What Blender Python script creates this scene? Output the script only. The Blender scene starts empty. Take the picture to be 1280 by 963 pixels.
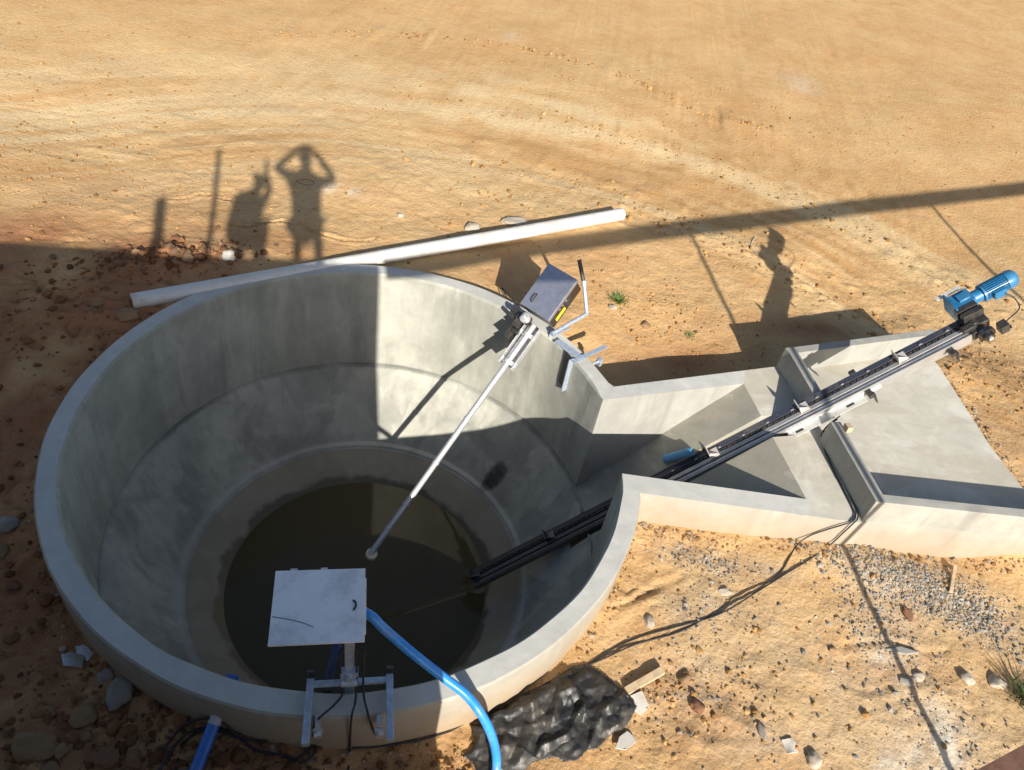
import bpy, bmesh, math, random
import numpy as np
from mathutils import Vector, Matrix
random.seed(7); RNG = np.random.default_rng(11)
S = bpy.context.scene
COL = S.collection
R = math.radians

# ------------------------------------------------------------------ camera
PITCH, ROLL, FPX, CAMZ = 0.7469, 0.19506, 960.0, 5.0
_f = np.array([0, math.cos(PITCH), -math.sin(PITCH)]); _r = np.array([1., 0, 0]); _u = np.cross(_r, _f)
_c, _s = math.cos(ROLL), math.sin(ROLL)
CR, CU, CF = _c*_r + _s*_u, -_s*_r + _c*_u, _f
def W(px, py, z):
    """survey helper: the point at height z on the sight line through a photo pixel"""
    d = CR*((px-640)/FPX) - CU*((py-481.5)/FPX) + CF
    k = (z-CAMZ)/d[2]
    return np.array([d[0]*k, d[1]*k, z])
def V(a): return Vector((float(a[0]), float(a[1]), float(a[2])))
def unit(a): a = np.asarray(a, float); return a/np.linalg.norm(a)

cam = bpy.data.cameras.new('camera'); co = bpy.data.objects.new('camera', cam); COL.objects.link(co)
m = Matrix.Identity(4)
for i in range(3): m[i][0], m[i][1], m[i][2] = CR[i], CU[i], -CF[i]
m[2][3] = CAMZ
co.matrix_world = m
cam.sensor_width = 36; cam.lens = 36*FPX/1280; cam.clip_start = 0.03; cam.clip_end = 800
S.camera = co

# ------------------------------------------------------------------ light
SUN = np.array([-0.29873, 0.83799, -0.45666])            # direction the light travels
EL = math.asin(-SUN[2]); AZ = math.atan2(-SUN[0], -SUN[1])  # clockwise from +Y
w = bpy.data.worlds.new('World'); S.world = w; w.use_nodes = True
nt = w.node_tree; nt.nodes.clear()
sky = nt.nodes.new('ShaderNodeTexSky'); sky.sky_type = 'NISHITA'; sky.sun_disc = False
sky.sun_elevation = EL; sky.sun_rotation = AZ; sky.air_density = 1.0; sky.dust_density = 1.6; sky.ozone_density = 1.0
bg = nt.nodes.new('ShaderNodeBackground'); bg.inputs[1].default_value = 0.076
out = nt.nodes.new('ShaderNodeOutputWorld'); nt.links.new(sky.outputs[0], bg.inputs[0]); nt.links.new(bg.outputs[0], out.inputs[0])
sl = bpy.data.lights.new('sun', 'SUN'); sl.energy = 5.0; sl.angle = R(0.55); sl.color = (1.0, 0.93, 0.82)
so = bpy.data.objects.new('sun', sl); COL.objects.link(so)
so.rotation_euler = V(SUN).to_track_quat('-Z', 'Y').to_euler(); so.location = (3, -8, 9)
S.view_settings.view_transform = 'Standard'; S.view_settings.look = 'None'
S.view_settings.exposure = 0.66; S.view_settings.gamma = 1

# ------------------------------------------------------------------ numpy noise
def _hash(ix, iy, iz, seed):
    n = (ix*374761393 + iy*668265263 + iz*2147483647 + seed*974711) & 0xFFFFFFFF
    n = ((n ^ (n >> 13))*1274126177) & 0xFFFFFFFF
    n = ((n ^ (n >> 16))*2246822519) & 0xFFFFFFFF
    return ((n ^ (n >> 15)) & 0xFFFF)/65535.0*2-1
def noise(x, y, z=None, seed=0):
    x = np.asarray(x, float); y = np.asarray(y, float); z = np.zeros_like(x) if z is None else np.asarray(z, float)
    ix, iy, iz = np.floor(x).astype(np.int64), np.floor(y).astype(np.int64), np.floor(z).astype(np.int64)
    fx, fy, fz = x-ix, y-iy, z-iz
    fx, fy, fz = [t*t*t*(t*(t*6-15)+10) for t in (fx, fy, fz)]
    r = 0
    for a in (0, 1):
        for b in (0, 1):
            for c in (0, 1):
                r = r + _hash(ix+a, iy+b, iz+c, seed)*(fx if a else 1-fx)*(fy if b else 1-fy)*(fz if c else 1-fz)
    return r
def fbm(x, y, z=None, seed=0, o=4, g=0.5, l=2.03):
    r, a = 0, 1.0
    for k in range(o):
        r = r + a*noise(x, y, z, seed+k*17); a *= g
        x, y = x*l+3.7, y*l-1.3
        if z is not None: z = z*l
    return r

# ------------------------------------------------------------------ material helpers
class NT:
    def __init__(self, name):
        self.m = bpy.data.materials.new(name); self.m.use_nodes = True
        self.t = self.m.node_tree; self.b = self.t.nodes['Principled BSDF']; self.N = self.t.nodes
        self.tc = self.N.new('ShaderNodeTexCoord')
    def L(self, a, b): self.t.links.new(a, b)
    def val(self, s, v):
        if hasattr(v, 'is_linked'): self.L(v, s)
        else:
            if isinstance(v, (tuple, list)) and len(v) == 3 and s.type == 'RGBA': v = (*v, 1)
            s.default_value = v
    def map(self, scale=(1, 1, 1), rot=(0, 0, 0), loc=(0, 0, 0)):
        n = self.N.new('ShaderNodeMapping'); self.L(self.tc.outputs['Object'], n.inputs[0])
        n.inputs['Scale'].default_value = scale; n.inputs['Rotation'].default_value = rot; n.inputs['Location'].default_value = loc
        return n.outputs[0]
    def noise(self, scale, detail=6, rough=0.6, vec=None, dist=0):
        n = self.N.new('ShaderNodeTexNoise'); n.inputs['Scale'].default_value = scale
        n.inputs['Detail'].default_value = detail; n.inputs['Roughness'].default_value = rough; n.inputs['Distortion'].default_value = dist
        self.L(vec if vec is not None else self.tc.outputs['Object'], n.inputs['Vector']); return n.outputs[0]
    def voro(self, scale, vec=None, feat='F1', out=0):
        n = self.N.new('ShaderNodeTexVoronoi'); n.feature = feat; n.inputs['Scale'].default_value = scale
        self.L(vec if vec is not None else self.tc.outputs['Object'], n.inputs['Vector']); return n.outputs[out]
    def ramp(self, fac, stops, interp='LINEAR'):
        n = self.N.new('ShaderNodeValToRGB'); self.L(fac, n.inputs[0]); e = n.color_ramp; e.interpolation = interp
        while len(e.elements) < len(stops): e.elements.new(0.5)
        for k, (p, c) in enumerate(stops):
            e.elements[k].position = p
            e.elements[k].color = (*c, 1) if isinstance(c, (tuple, list)) else (c, c, c, 1)
        return n.outputs[0]
    def mix(self, fac, a, b, mode='MIX'):
        n = self.N.new('ShaderNodeMix'); n.data_type = 'RGBA'; n.blend_type = mode
        self.val(n.inputs[0], fac); self.val(n.inputs[6], a); self.val(n.inputs[7], b); return n.outputs[2]
    def math(self, op, a, b=0.0, clamp=False):
        n = self.N.new('ShaderNodeMath'); n.operation = op; n.use_clamp = clamp
        self.val(n.inputs[0], a); self.val(n.inputs[1], b); return n.outputs[0]
    def sep(self, vec):
        n = self.N.new('ShaderNodeSeparateXYZ'); self.L(vec, n.inputs[0]); return n.outputs
    def bump(self, h, strength=0.3, dist=0.01, prev=None):
        n = self.N.new('ShaderNodeBump'); n.inputs['Strength'].default_value = strength; n.inputs['Distance'].default_value = dist
        self.L(h, n.inputs['Height'])
        if prev is not None: self.L(prev, n.inputs['Normal'])
        self.L(n.outputs[0], self.b.inputs['Normal']); return n.outputs[0]
    def set(self, **k):
        for a, v in k.items():
            self.val(self.b.inputs[{'col': 'Base Color', 'rough': 'Roughness', 'metal': 'Metallic', 'spec': 'Specular IOR Level', 'sheen': 'Sheen Weight', 'coat': 'Coat Weight'}[a]], v)
        return self
PITC = np.array([-1.2124, 4.4529])

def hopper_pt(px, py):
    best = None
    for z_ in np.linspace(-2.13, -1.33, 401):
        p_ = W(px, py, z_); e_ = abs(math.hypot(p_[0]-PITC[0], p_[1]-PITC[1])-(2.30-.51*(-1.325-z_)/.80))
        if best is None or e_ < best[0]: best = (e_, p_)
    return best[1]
def concrete(name, light=(.47, .46, .415), dark=(.335, .33, .30), zstain=None, pit=False, streak=0.5, tan=0):
    t = NT(name)
    a = t.noise(1.3, 6, .62, dist=.4); b = t.noise(7, 8, .65); c = t.noise(60, 3, .6)
    base = t.mix(t.ramp(a, [(.34, 0.), (.66, 1.)]), dark, light)
    base = t.mix(t.math('MULTIPLY', t.ramp(b, [(.35, 0.), (.75, 1.)]), .35), base, tuple(x*.72 for x in dark))
    st = t.noise(3.2, 5, .6, vec=t.map((1.6, 1.6, .28)), dist=.5)
    base = t.mix(t.math('MULTIPLY', t.ramp(st, [(.5, 0.), (.72, 1.)]), streak), base, tuple(x*.6 for x in dark))
    st2 = t.noise(2.6, 5, .6, vec=t.map((2.2, 2.2, .35), loc=(7, 3, 1)), dist=.3)
    base = t.mix(t.math('MULTIPLY', t.ramp(st2, [(.55, 0.), (.75, 1.)]), .35), base, tuple(min(1, x*1.22) for x in light))
    if tan:      # damp cement stains left by the screed
        tn = t.noise(.85, 5, .5, vec=t.map((.7, 1.7, 1), rot=(0, 0, .5), loc=(3.3, 1, 0)), dist=.7)
        base = t.mix(t.math('MULTIPLY', t.ramp(tn, [(.50, 0.), (.53, 1.)]), tan), base, (.40, .355, .27))
        tn = t.noise(1.6, 6, .6, vec=t.map(loc=(8, 2, 0)), dist=1.2); base = t.mix(t.math('MULTIPLY', t.ramp(tn, [(.55, 0.), (.62, 1.)]), tan*.8), base, (.66, .65, .60))
    # pinholes
    v = t.voro(38, out=0); pin = t.ramp(v, [(.05, 1.), (.12, 0.)])
    big = t.ramp(t.noise(3, 3), [(.5, 0.), (.62, 1.)])
    base = t.mix(t.math('MULTIPLY', t.math('MULTIPLY', pin, big), .5), base, (.10, .10, .09))
    xyz = t.sep(t.tc.outputs['Object'])
    if zstain is not None:          # soil splashed and smeared on the foot of the outer face
        lo, hi = zstain
        zz = t.math('ADD', xyz[2], t.math('MULTIPLY', t.math('SUBTRACT', t.noise(4, 5, .6), .5), .38))
        k = t.ramp(t.math('DIVIDE', t.math('SUBTRACT', zz, lo), hi-lo, True), [(0., .75), (1., 0.)])
        base = t.mix(k, base, (.36, .235, .115))
    rough = .85
    if pit:
        dx = t.math('SUBTRACT', xyz[0], float(PITC[0])); dy = t.math('SUBTRACT', xyz[1], float(PITC[1]))
        rr = t.math('SQRT', t.math('ADD', t.math('MULTIPLY', dx, dx), t.math('MULTIPLY', dy, dy)))
        # dark trowelled joint between wall and hopper
        j = t.math('ABSOLUTE', t.math('ADD', xyz[2], 1.325)); j = t.math('ADD', j, t.math('MULTIPLY', t.math('SUBTRACT', t.noise(9, 3), .5), .02))
        jm = t.ramp(j, [(.012, .65), (.035, 0.)])
        jm2 = t.math('MULTIPLY', jm, t.ramp(t.noise(1.1, 2), [(.42, .25), (.6, 1.)]))
        base = t.mix(jm2, base, (.10, .105, .10))
        # damp cement patches on the hopper
        p = t.noise(1.7, 4, .5, vec=t.map((1, 1, .55), loc=(2, 5, 0)), dist=.8)
        hop = t.ramp(xyz[2], [(0., 0.), (1., 0.)]) if False else t.math('LESS_THAN', xyz[2], -1.33)
        base = t.mix(t.math('MULTIPLY', t.math('MULTIPLY', t.ramp(p, [(.50, 0.), (.58, 1.)]), hop), .42), base, (.155, .16, .15))
        p2 = t.noise(1.25, 6, .62, vec=t.map((1, 1, .45), loc=(9, 2, 4)), dist=.9); up = t.math('GREATER_THAN', xyz[2], -1.33)
        base = t.mix(t.math('MULTIPLY', t.math('MULTIPLY', t.ramp(p2, [(.47, 0.), (.62, 1.)]), up), .36), base, (.20, .21, .175))
        p3 = t.noise(2.2, 5, .6, vec=t.map((1.5, 1.5, .5), loc=(1, 7, 4)), dist=.6)
        base = t.mix(t.math('MULTIPLY', t.ramp(p3, [(.58, 0.), (.72, 1.)]), .35), base, (.50, .50, .45))
        # dried slurry on the bench and wet dark margin above the water
        for (sx_, sy_, sr_) in ((626, 588, .085), (620, 595, .095), (614, 601, .085), (609, 606, .065), (605, 610, .045)):      # irregular black patch, built from overlapping spots
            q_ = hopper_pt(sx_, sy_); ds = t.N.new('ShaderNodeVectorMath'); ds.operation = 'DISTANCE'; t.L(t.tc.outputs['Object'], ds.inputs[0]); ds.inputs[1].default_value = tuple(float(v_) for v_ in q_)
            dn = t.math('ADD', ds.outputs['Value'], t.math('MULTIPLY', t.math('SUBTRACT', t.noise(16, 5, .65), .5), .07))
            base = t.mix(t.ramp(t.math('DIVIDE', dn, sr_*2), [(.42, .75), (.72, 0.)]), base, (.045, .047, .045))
        bench = t.math('LESS_THAN', rr, 1.71)
        base = t.mix(t.math('MULTIPLY', bench, .70), base, t.mix(t.noise(5, 5), (.30, .25, .17), (.21, .18, .125)))
        pale = t.ramp(t.math('ABSOLUTE', t.math('SUBTRACT', rr, 1.765)), [(.015, .38), (.05, 0.)])
        base = t.mix(pale, base, (.50, .49, .45))
        dk = t.ramp(t.math('ABSOLUTE', t.math('SUBTRACT', rr, 1.715)), [(.01, .22), (.04, 0.)])
        base = t.mix(dk, base, (.20, .19, .18))
        wet = t.math('ADD', rr, t.math('MULTIPLY', t.math('SUBTRACT', t.noise(2.6, 4, .5), .5), .30))
        wm = t.math('DIVIDE', t.math('SUBTRACT', 1.47, wet), .05, True)
        base = t.mix(t.math('MULTIPLY', wm, .85), base, (.075, .062, .040))
        rough = t.mix(wm, (.85,)*3, (.35,)*3)
    t.set(col=base, rough=rough, spec=.25)
    n1 = t.bump(c, .10, .004)
    n2 = t.bump(b, .25, .012, n1)
    t.bump(t.noise(2.2, 3), .25, .03, n2)
    return t.m

def plain(name, col, rough=.5, metal=0., var=.15, scale=14, bump=.05, spec=.5, dirt=None, dirtamt=.4):
    t = NT(name)
    a = t.noise(scale, 6, .6)
    c = t.mix(t.ramp(a, [(.3, 0.), (.7, 1.)]), tuple(x*(1-var) for x in col), tuple(min(1, x*(1+var)) for x in col))
    if dirt:
        k = t.ramp(t.noise(scale*.45, 6, .7, vec=t.map(loc=(3, 1, 8))), [(.48, 0.), (.68, dirtamt)])
        c = t.mix(k, c, dirt)
    r = t.ramp(t.noise(scale*1.7, 4), [(.3, max(0, rough-.1)), (.7, min(1, rough+.12))])
    t.set(col=c, rough=r, metal=metal, spec=spec)
    if bump: t.bump(t.noise(scale*4, 4), bump, .003)
    return t.m
def metal(name, col, rough=.3, scratch=.4, dirt=(.25, .2, .14), dirtamt=.35):
    t = NT(name)
    sc = t.noise(8, 6, .7, vec=t.map((1, 14, 1), rot=(.3, .2, .5)))
    c = t.mix(t.ramp(sc, [(.35, 0.), (.65, 1.)]), tuple(x*.82 for x in col), col)
    sm = t.ramp(t.noise(6, 5, .65), [(.52, 0.), (.68, 1.)])
    c = t.mix(t.math('MULTIPLY', sm, dirtamt), c, dirt)
    r = t.math('ADD', t.math('MULTIPLY', sc, scratch*.4), rough-.1, True)
    r = t.math('ADD', r, t.math('MULTIPLY', sm, .2), True)
    mt = t.math('SUBTRACT', 1.0, t.math('MULTIPLY', sm, dirtamt*.8))
    t.set(col=c, rough=r, metal=mt)
    t.bump(t.noise(22, 4), .06, .002)
    return t.m

M = {}
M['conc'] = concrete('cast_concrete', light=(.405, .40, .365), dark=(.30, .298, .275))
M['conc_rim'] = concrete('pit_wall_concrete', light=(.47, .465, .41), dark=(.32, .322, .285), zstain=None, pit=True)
M['conc_top'] = concrete('rim_top_concrete', light=(.56, .555, .52), dark=(.46, .46, .43), streak=.08)  # colour raised to offset the low sun's weaker light on level tops
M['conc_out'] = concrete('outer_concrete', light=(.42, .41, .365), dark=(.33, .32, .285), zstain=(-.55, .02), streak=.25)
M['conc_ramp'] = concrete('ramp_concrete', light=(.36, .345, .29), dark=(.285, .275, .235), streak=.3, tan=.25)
M['conc_slab'] = concrete('slab_concrete', light=(.58, .56, .495), dark=(.46, .44, .375), streak=.10, tan=.42)  # paler than the upright faces, evening out the grazing sun in the colour
M['steel'] = plain('brushed_stainless', (.62, .62, .63), .38, .55, .08, 20, .03, .6)
M['lid'] = plain('stainless_lid', (.50, .52, .60), .28, .80, .07, 7, .02, .6)
M['lidpale'] = plain('pale_lid_finish', (.90, .90, .90), .38, .10, .04, 9, .03, .6, dirt=(.34, .34, .35), dirtamt=.5)  # near-white, weakly metallic lid colour
M['darksteel'] = metal('dark_steel', (.16, .16, .17), .38, .5, dirtamt=.2)
M['galv'] = plain('galvanised_steel', (.46, .53, .63), .45, .45, .22, 26, .06, .6)
M['alu'] = plain('aluminium_profile', (.60, .60, .59), .38, .35, .12, 9, .05, .6, dirt=(.36, .33, .29), dirtamt=.35)
def slurry(name, col, rough, mt):
    t = NT(name); xyz = t.sep(t.tc.outputs['Object']); a = t.noise(9, 6, .6)
    c = t.mix(a, tuple(x*.8 for x in col), tuple(x*1.1 for x in col)); c = t.mix(t.ramp(t.noise(5, 6, .7), [(.5, 0.), (.68, .4)]), c, (.26, .24, .20))
    zz = t.math('ADD', xyz[2], t.math('MULTIPLY', t.math('SUBTRACT', t.noise(6, 4), .5), .5)); k = t.math('DIVIDE', t.math('SUBTRACT', -.62, zz), .35, True)
    c = t.mix(t.math('MULTIPLY', k, .88), c, (.055, .05, .042)); t.set(col=c, rough=t.mix(k, (rough,)*3, (.6,)*3), metal=t.math('MULTIPLY', t.math('SUBTRACT', 1.0, k), mt)); t.bump(t.noise(30, 4), .08, .003); return t.m
M['rail'] = slurry('conveyor_rail', (.46, .46, .46), .36, .45); M['railsteel'] = slurry('conveyor_tube', (.52, .52, .53), .36, .5); M['railnavy'] = slurry('conveyor_wear_strip', (.05, .055, .08), .4, 0)
M['plate'] = plain('pale_plate', (.66, .65, .62), .45, .15, .06, 8, .04, .5, dirt=(.42, .38, .32), dirtamt=.4)
M['black'] = plain('black_rubber', (.022, .022, .024), .55, 0, .3, 20, .1)
M['blackmetal'] = plain('black_painted_metal', (.035, .034, .034), .42, 0, .4, 20, .1, dirt=(.18, .13, .08), dirtamt=.25)
M['navy'] = plain('navy_wear_strip', (.045, .05, .075), .4, 0, .25, 18, .05)
M['blue'] = plain('blue_enamel', (.022, .17, .36), .34, 0, .12, 15, .05, .5, dirt=(.20, .22, .22), dirtamt=.2)
M['bluehose'] = plain('blue_hose_rubber', (.03, .27, .78), .32, 0, .12, 12, .03, .5, dirt=(.35, .34, .30), dirtamt=.35)
M['bluepipe'] = plain('blue_plastic_pipe', (.03, .17, .60), .38, 0, .1, 9, .03, .5, dirt=(.30, .24, .17), dirtamt=.45)
M['pvc'] = plain('white_pvc', (.60, .595, .58), .42, 0, .04, 5, .03, .5, dirt=(.42, .32, .21), dirtamt=.75)
M['wood'] = plain('raw_timber', (.50, .38, .24), .8, 0, .25, 14, .25)
M['paper'] = plain('torn_paper', (.50, .48, .44), .85, 0, .1, 10, .2, .2, dirt=(.4, .3, .2), dirtamt=.4)
M['foil'] = metal('crumpled_foil', (.75, .75, .76), .25, .5, dirtamt=.3)
M['yellow'] = plain('yellow_sticker', (.80, .66, .03), .5, 0, .05, 20, 0)
M['rust'] = plain('rusty_steel', (.16, .085, .055), .75, .2, .35, 22, .3)
M['sheet'] = None
M['bldg'] = plain('grey_cladding', (.22, .21, .20), .7, 0, .1, 3, .1)
M['skin'] = plain('skin', (.30, .17, .11), .55, 0, .08, 12, .05)
M['shirt'] = plain('dark_cotton', (.06, .07, .10), .9, 0, .15, 20, .2)
M['shorts'] = plain('khaki_cotton', (.22, .19, .13), .9, 0, .15, 20, .2)
M['hair'] = plain('dark_hair', (.02, .016, .012), .6, 0, .2, 40, .4)
M['glove'] = M['black']

t = NT('black_plastic_sheet')
a = t.noise(3, 4, .55)
c = t.mix(t.ramp(a, [(.42, 0.), (.72, 1.)]), (.017, .017, .018), (.05, .046, .04))
c = t.mix(t.math('MULTIPLY', t.ramp(t.noise(6, 6, .75), [(.52, 0.), (.74, 1.)]), .45), c, (.20, .165, .12))
t.set(col=c, rough=t.ramp(t.noise(9, 4), [(.3, .38), (.7, .62)]), spec=.55); t.bump(t.noise(30, 3, .5), .06, .004); M['sheet'] = t.m

def stone(name, col, var=.25):
    t = NT(name)
    c = t.mix(t.noise(9, 6, .65), tuple(x*(1-var) for x in col), tuple(min(1, x*(1+var)) for x in col))
    c = t.mix(t.math('MULTIPLY', t.ramp(t.noise(22, 5, .7), [(.5, 0.), (.66, 1.)]), .45), c, (.27, .16, .08))
    t.set(col=c, rough=.88, spec=.2); t.bump(t.noise(40, 5, .65), .5, .01); return t.m
M['rockpale'] = stone('pale_stone', (.42, .37, .30)); M['rockgrey'] = stone('grey_stone', (.27, .25, .22))
M['rockbrown'] = stone('brown_stone', (.26, .165, .09)); M['rockred'] = stone('red_stone', (.20, .10, .06)); M['white'] = stone('white_stone', (.56, .52, .46), .1)

t = NT('murky_water')
c = t.mix(t.noise(1.6, 3), (.085, .067, .034), (.062, .052, .028)); t.set(col=c, rough=.035, spec=.5)
t.b.inputs['IOR'].default_value = 1.33
t.bump(t.noise(3, 2), .03, .004); M['water'] = t.m

t = NT('grass_blades'); t.set(col=t.mix(t.noise(18, 3), (.07, .14, .02), (.16, .22, .05)), rough=.6); M['grass'] = t.m
t = NT('dry_bush'); t.set(col=t.mix(t.noise(18, 3), (.04, .08, .02), (.10, .12, .04)), rough=.65); M['bush'] = t.m

# soil
t = NT('sandy_soil')
at = t.N.new('ShaderNodeAttribute'); at.attribute_name = 'soil'; ms = t.sep(at.outputs['Vector'])
at2 = t.N.new('ShaderNodeAttribute'); at2.attribute_name = 'mark'; mk = t.sep(at2.outputs['Vector'])
a = t.noise(.55, 7, .6, dist=.6); b = t.noise(3.4, 7, .68); c = t.noise(19, 6, .7); fine = t.noise(90, 3, .7)
ochre = t.mix(t.ramp(a, [(.36, 0.), (.64, 1.)]), (.515, .30, .128), (.585, .385, .187))
ochre = t.mix(t.math('MULTIPLY', t.ramp(b, [(.40, 0.), (.66, 1.)]), .5), ochre, (.61, .43, .225))
ochre = t.mix(t.math('MULTIPLY', t.ramp(t.noise(2.1, 6, .7, vec=t.map(loc=(4, 9, 0))), [(.52, 0.), (.70, 1.)]), .45), ochre, (.44, .235, .085))
pale = t.mix(t.noise(6, 6, .7), (.585, .42, .215), (.645, .49, .28))
col = t.mix(t.math('MULTIPLY', ms[0], t.ramp(t.math('ADD', b, t.math('MULTIPLY', c, .4)), [(.45, .45), (.9, 1.)])), ochre, pale)
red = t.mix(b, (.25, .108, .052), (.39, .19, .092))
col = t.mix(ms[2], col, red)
stk = t.math('SUBTRACT', mk[1], .5)
col = t.mix(t.math('MULTIPLY', stk, 2.4, True), col, (.66, .50, .285)); col = t.mix(t.math('MULTIPLY', stk, -1.9, True), col, (.44, .25, .10))
grey = t.mix(t.voro(34, out=1), (.26, .245, .22), (.50, .47, .42))
gm = t.math('MULTIPLY', ms[1], t.ramp(t.math('ADD', t.math('MULTIPLY', c, .6), t.math('MULTIPLY', b, .5)), [(.38, .05), (.66, 1.)]))
col = t.mix(gm, col, grey)
col = t.mix(mk[0], col, (.62, .57, .48))                 # cement dust patches
col = t.mix(t.math('MULTIPLY', t.ramp(c, [(.54, 0.), (.70, 1.)]), .55), col, (.34, .20, .09))
col = t.mix(t.math('MULTIPLY', t.ramp(fine, [(.56, 0.), (.72, 1.)]), .45), col, (.70, .55, .35)); col = t.mix(t.math('MULTIPLY', t.ramp(t.noise(70, 4, .75, vec=t.map(loc=(5, 5, 2))), [(.56, 0.), (.68, 1.)]), .4), col, (.30, .175, .08))
vc = t.voro(55, out=0); col = t.mix(t.math('MULTIPLY', t.ramp(vc, [(.10, 1.), (.22, 0.)]), t.ramp(t.noise(1.7, 4, .6), [(.46, 0.), (.64, .55)])), col, (.26, .16, .08))
t.set(col=col, rough=.95, spec=.1)
n1 = t.bump(fine, .55, .008); n2 = t.bump(c, .42, .022, n1)
n3 = t.bump(t.voro(30, feat='SMOOTH_F1'), .25, .02, t.bump(t.noise(9, 5, .75), .22, .04, n2)); t.bump(b, .35, .05, n3)
M['soil'] = t.m
t = NT('soil_clods'); at = t.N.new('ShaderNodeAttribute'); at.attribute_name = 'tint'
cc = t.mix(t.noise(30, 4, .7), (.62, .62, .62), (1.15, 1.15, 1.15)); t.set(col=t.mix(1.0, at.outputs['Color'], cc, 'MULTIPLY'), rough=.95, spec=.1); t.bump(t.noise(60, 4, .7), .5, .006); M['clod'] = t.m

# ------------------------------------------------------------------ object helpers
def link(name, me, mat=None, parent=None):
    o = bpy.data.objects.new(name, me); COL.objects.link(o)
    if mat is not None and me is not None: me.materials.append(mat)
    if parent is not None: o.parent = parent
    return o
def tag(o, label, cat, group=None):
    o['label'] = label; o['category'] = cat
    if group: o['group'] = group
    return o
def thing(name, label, cat, group=None, loc=(0, 0, 0)):
    o = bpy.data.objects.new(name, None); COL.objects.link(o); o.empty_display_size = .1
    o['origin_note'] = 0; del o['origin_note']
    return tag(o, label, cat, group)
def bmo(name, bm, mat, parent=None, smooth=False, bevel=0, seg=2, ang=40):
    bmesh.ops.recalc_face_normals(bm, faces=bm.faces[:]) if bm.faces else None
    me = bpy.data.meshes.new(name); bm.to_mesh(me); bm.free()
    if smooth:
        me.polygons.foreach_set('use_smooth', [True]*len(me.polygons))
        try: me.set_sharp_from_angle(angle=R(ang))
        except Exception: pass
    o = link(name, me, mat, parent)
    if bevel:
        b = o.modifiers.new('bevel', 'BEVEL'); b.width = bevel; b.segments = seg; b.limit_method = 'ANGLE'; b.angle_limit = R(35); b.harden_normals = False
    return o
def axes(x, up=(0, 0, 1)):
    x = unit(x); up = np.asarray(up, float); y = unit(np.cross(up, x)); z = np.cross(x, y); return x, y, z
def box(bm, c, ax, size):
    """box centred at c, axes ax, full sizes"""
    c = np.asarray(c, float); vs = []
    for sx in (-.5, .5):
        for sy in (-.5, .5):
            for sz in (-.5, .5):
                vs.append(bm.verts.new(V(c+ax[0]*size[0]*sx+ax[1]*size[1]*sy+ax[2]*size[2]*sz)))
    for f in ((0, 1, 3, 2), (4, 6, 7, 5), (0, 4, 5, 1), (2, 3, 7, 6), (0, 2, 6, 4), (1, 5, 7, 3)): bm.faces.new([vs[i] for i in f])
def beam(bm, a, b, wd, ht, up=(0, 0, 1)):
    a, b = np.asarray(a, float), np.asarray(b, float); box(bm, (a+b)/2, axes(b-a, up), (np.linalg.norm(b-a), wd, ht))
def angle_iron(bm, a, b, wd, th=.006, up=(0, 0, 1)):
    a, b = np.asarray(a, float), np.asarray(b, float); x, y, z = axes(b-a, up); L = np.linalg.norm(b-a); c = (a+b)/2
    box(bm, c, (x, y, z), (L, wd, th)); box(bm, c+y*(wd/2+th/2+.0005)-z*(wd/2-th/2), (x, y, z), (L, th, wd))
def spline(P, n=8):
    P = [np.asarray(p, float) for p in P]
    if len(P) < 3: return P
    Q = [2*P[0]-P[1]]+P+[2*P[-1]-P[-2]]; o = []
    for i in range(1, len(Q)-2):
        for k in range(n):
            t = k/n; a, b, c, d = Q[i-1:i+3]
            o.append(.5*((2*b)+(c-a)*t+(2*a-5*b+4*c-d)*t*t+(3*b-a-3*c+d)*t**3))
    return o+[P[-1]]
def tube(bm, P, rad, seg=12, cap=True, inner=None):
    P = [np.asarray(p, float) for p in P]; n = len(P); rings = []
    rad = [rad]*n if np.isscalar(rad) else rad
    T = [unit(P[min(i+1, n-1)]-P[max(i-1, 0)]) for i in range(n)]
    nrm = unit(np.cross(T[0], [0.3, .2, 1] if abs(T[0][2]) < .9 else [1, 0, .1]))
    for i in range(n):
        nrm = unit(nrm-T[i]*(nrm@T[i])); bn = np.cross(T[i], nrm)
        rings.append([bm.verts.new(V(P[i]+rad[i]*(nrm*math.cos(2*math.pi*k/seg)+bn*math.sin(2*math.pi*k/seg)))) for k in range(seg)])
    for i in range(n-1):
        for k in range(seg): bm.faces.new((rings[i][k], rings[i][(k+1) % seg], rings[i+1][(k+1) % seg], rings[i+1][k]))
    if cap: bm.faces.new(rings[0][::-1]); bm.faces.new(rings[-1])
    return rings
def cyl(bm, a, b, r, seg=20): return tube(bm, [a, b], r, seg)
def hollow(bm, a, b, ro, ri, seg=28):
    a, b = np.asarray(a, float), np.asarray(b, float)
    o = tube(bm, [a, b], ro, seg, False); i = tube(bm, [a, b], ri, seg, False)
    for e in (0, 1):
        for k in range(seg): bm.faces.new((o[e][k], o[e][(k+1) % seg], i[e][(k+1) % seg], i[e][k]))
def prism(bm, poly, z0, z1, skip=(), top=True, bottom=True):
    n = len(poly); z1s = z1 if isinstance(z1, (list, tuple)) else [z1]*n
    lo = [bm.verts.new((float(p[0]), float(p[1]), z0)) for p in poly]; hi = [bm.verts.new((float(p[0]), float(p[1]), z)) for p, z in zip(poly, z1s)]
    for i in range(n):
        if i in skip: continue
        bm.faces.new((lo[i], lo[(i+1) % n], hi[(i+1) % n], hi[i]))
    if top: bmesh.ops.triangulate(bm, faces=[bm.faces.new(hi)])
    if bottom: bmesh.ops.triangulate(bm, faces=[bm.faces.new(lo[::-1])])
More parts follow.
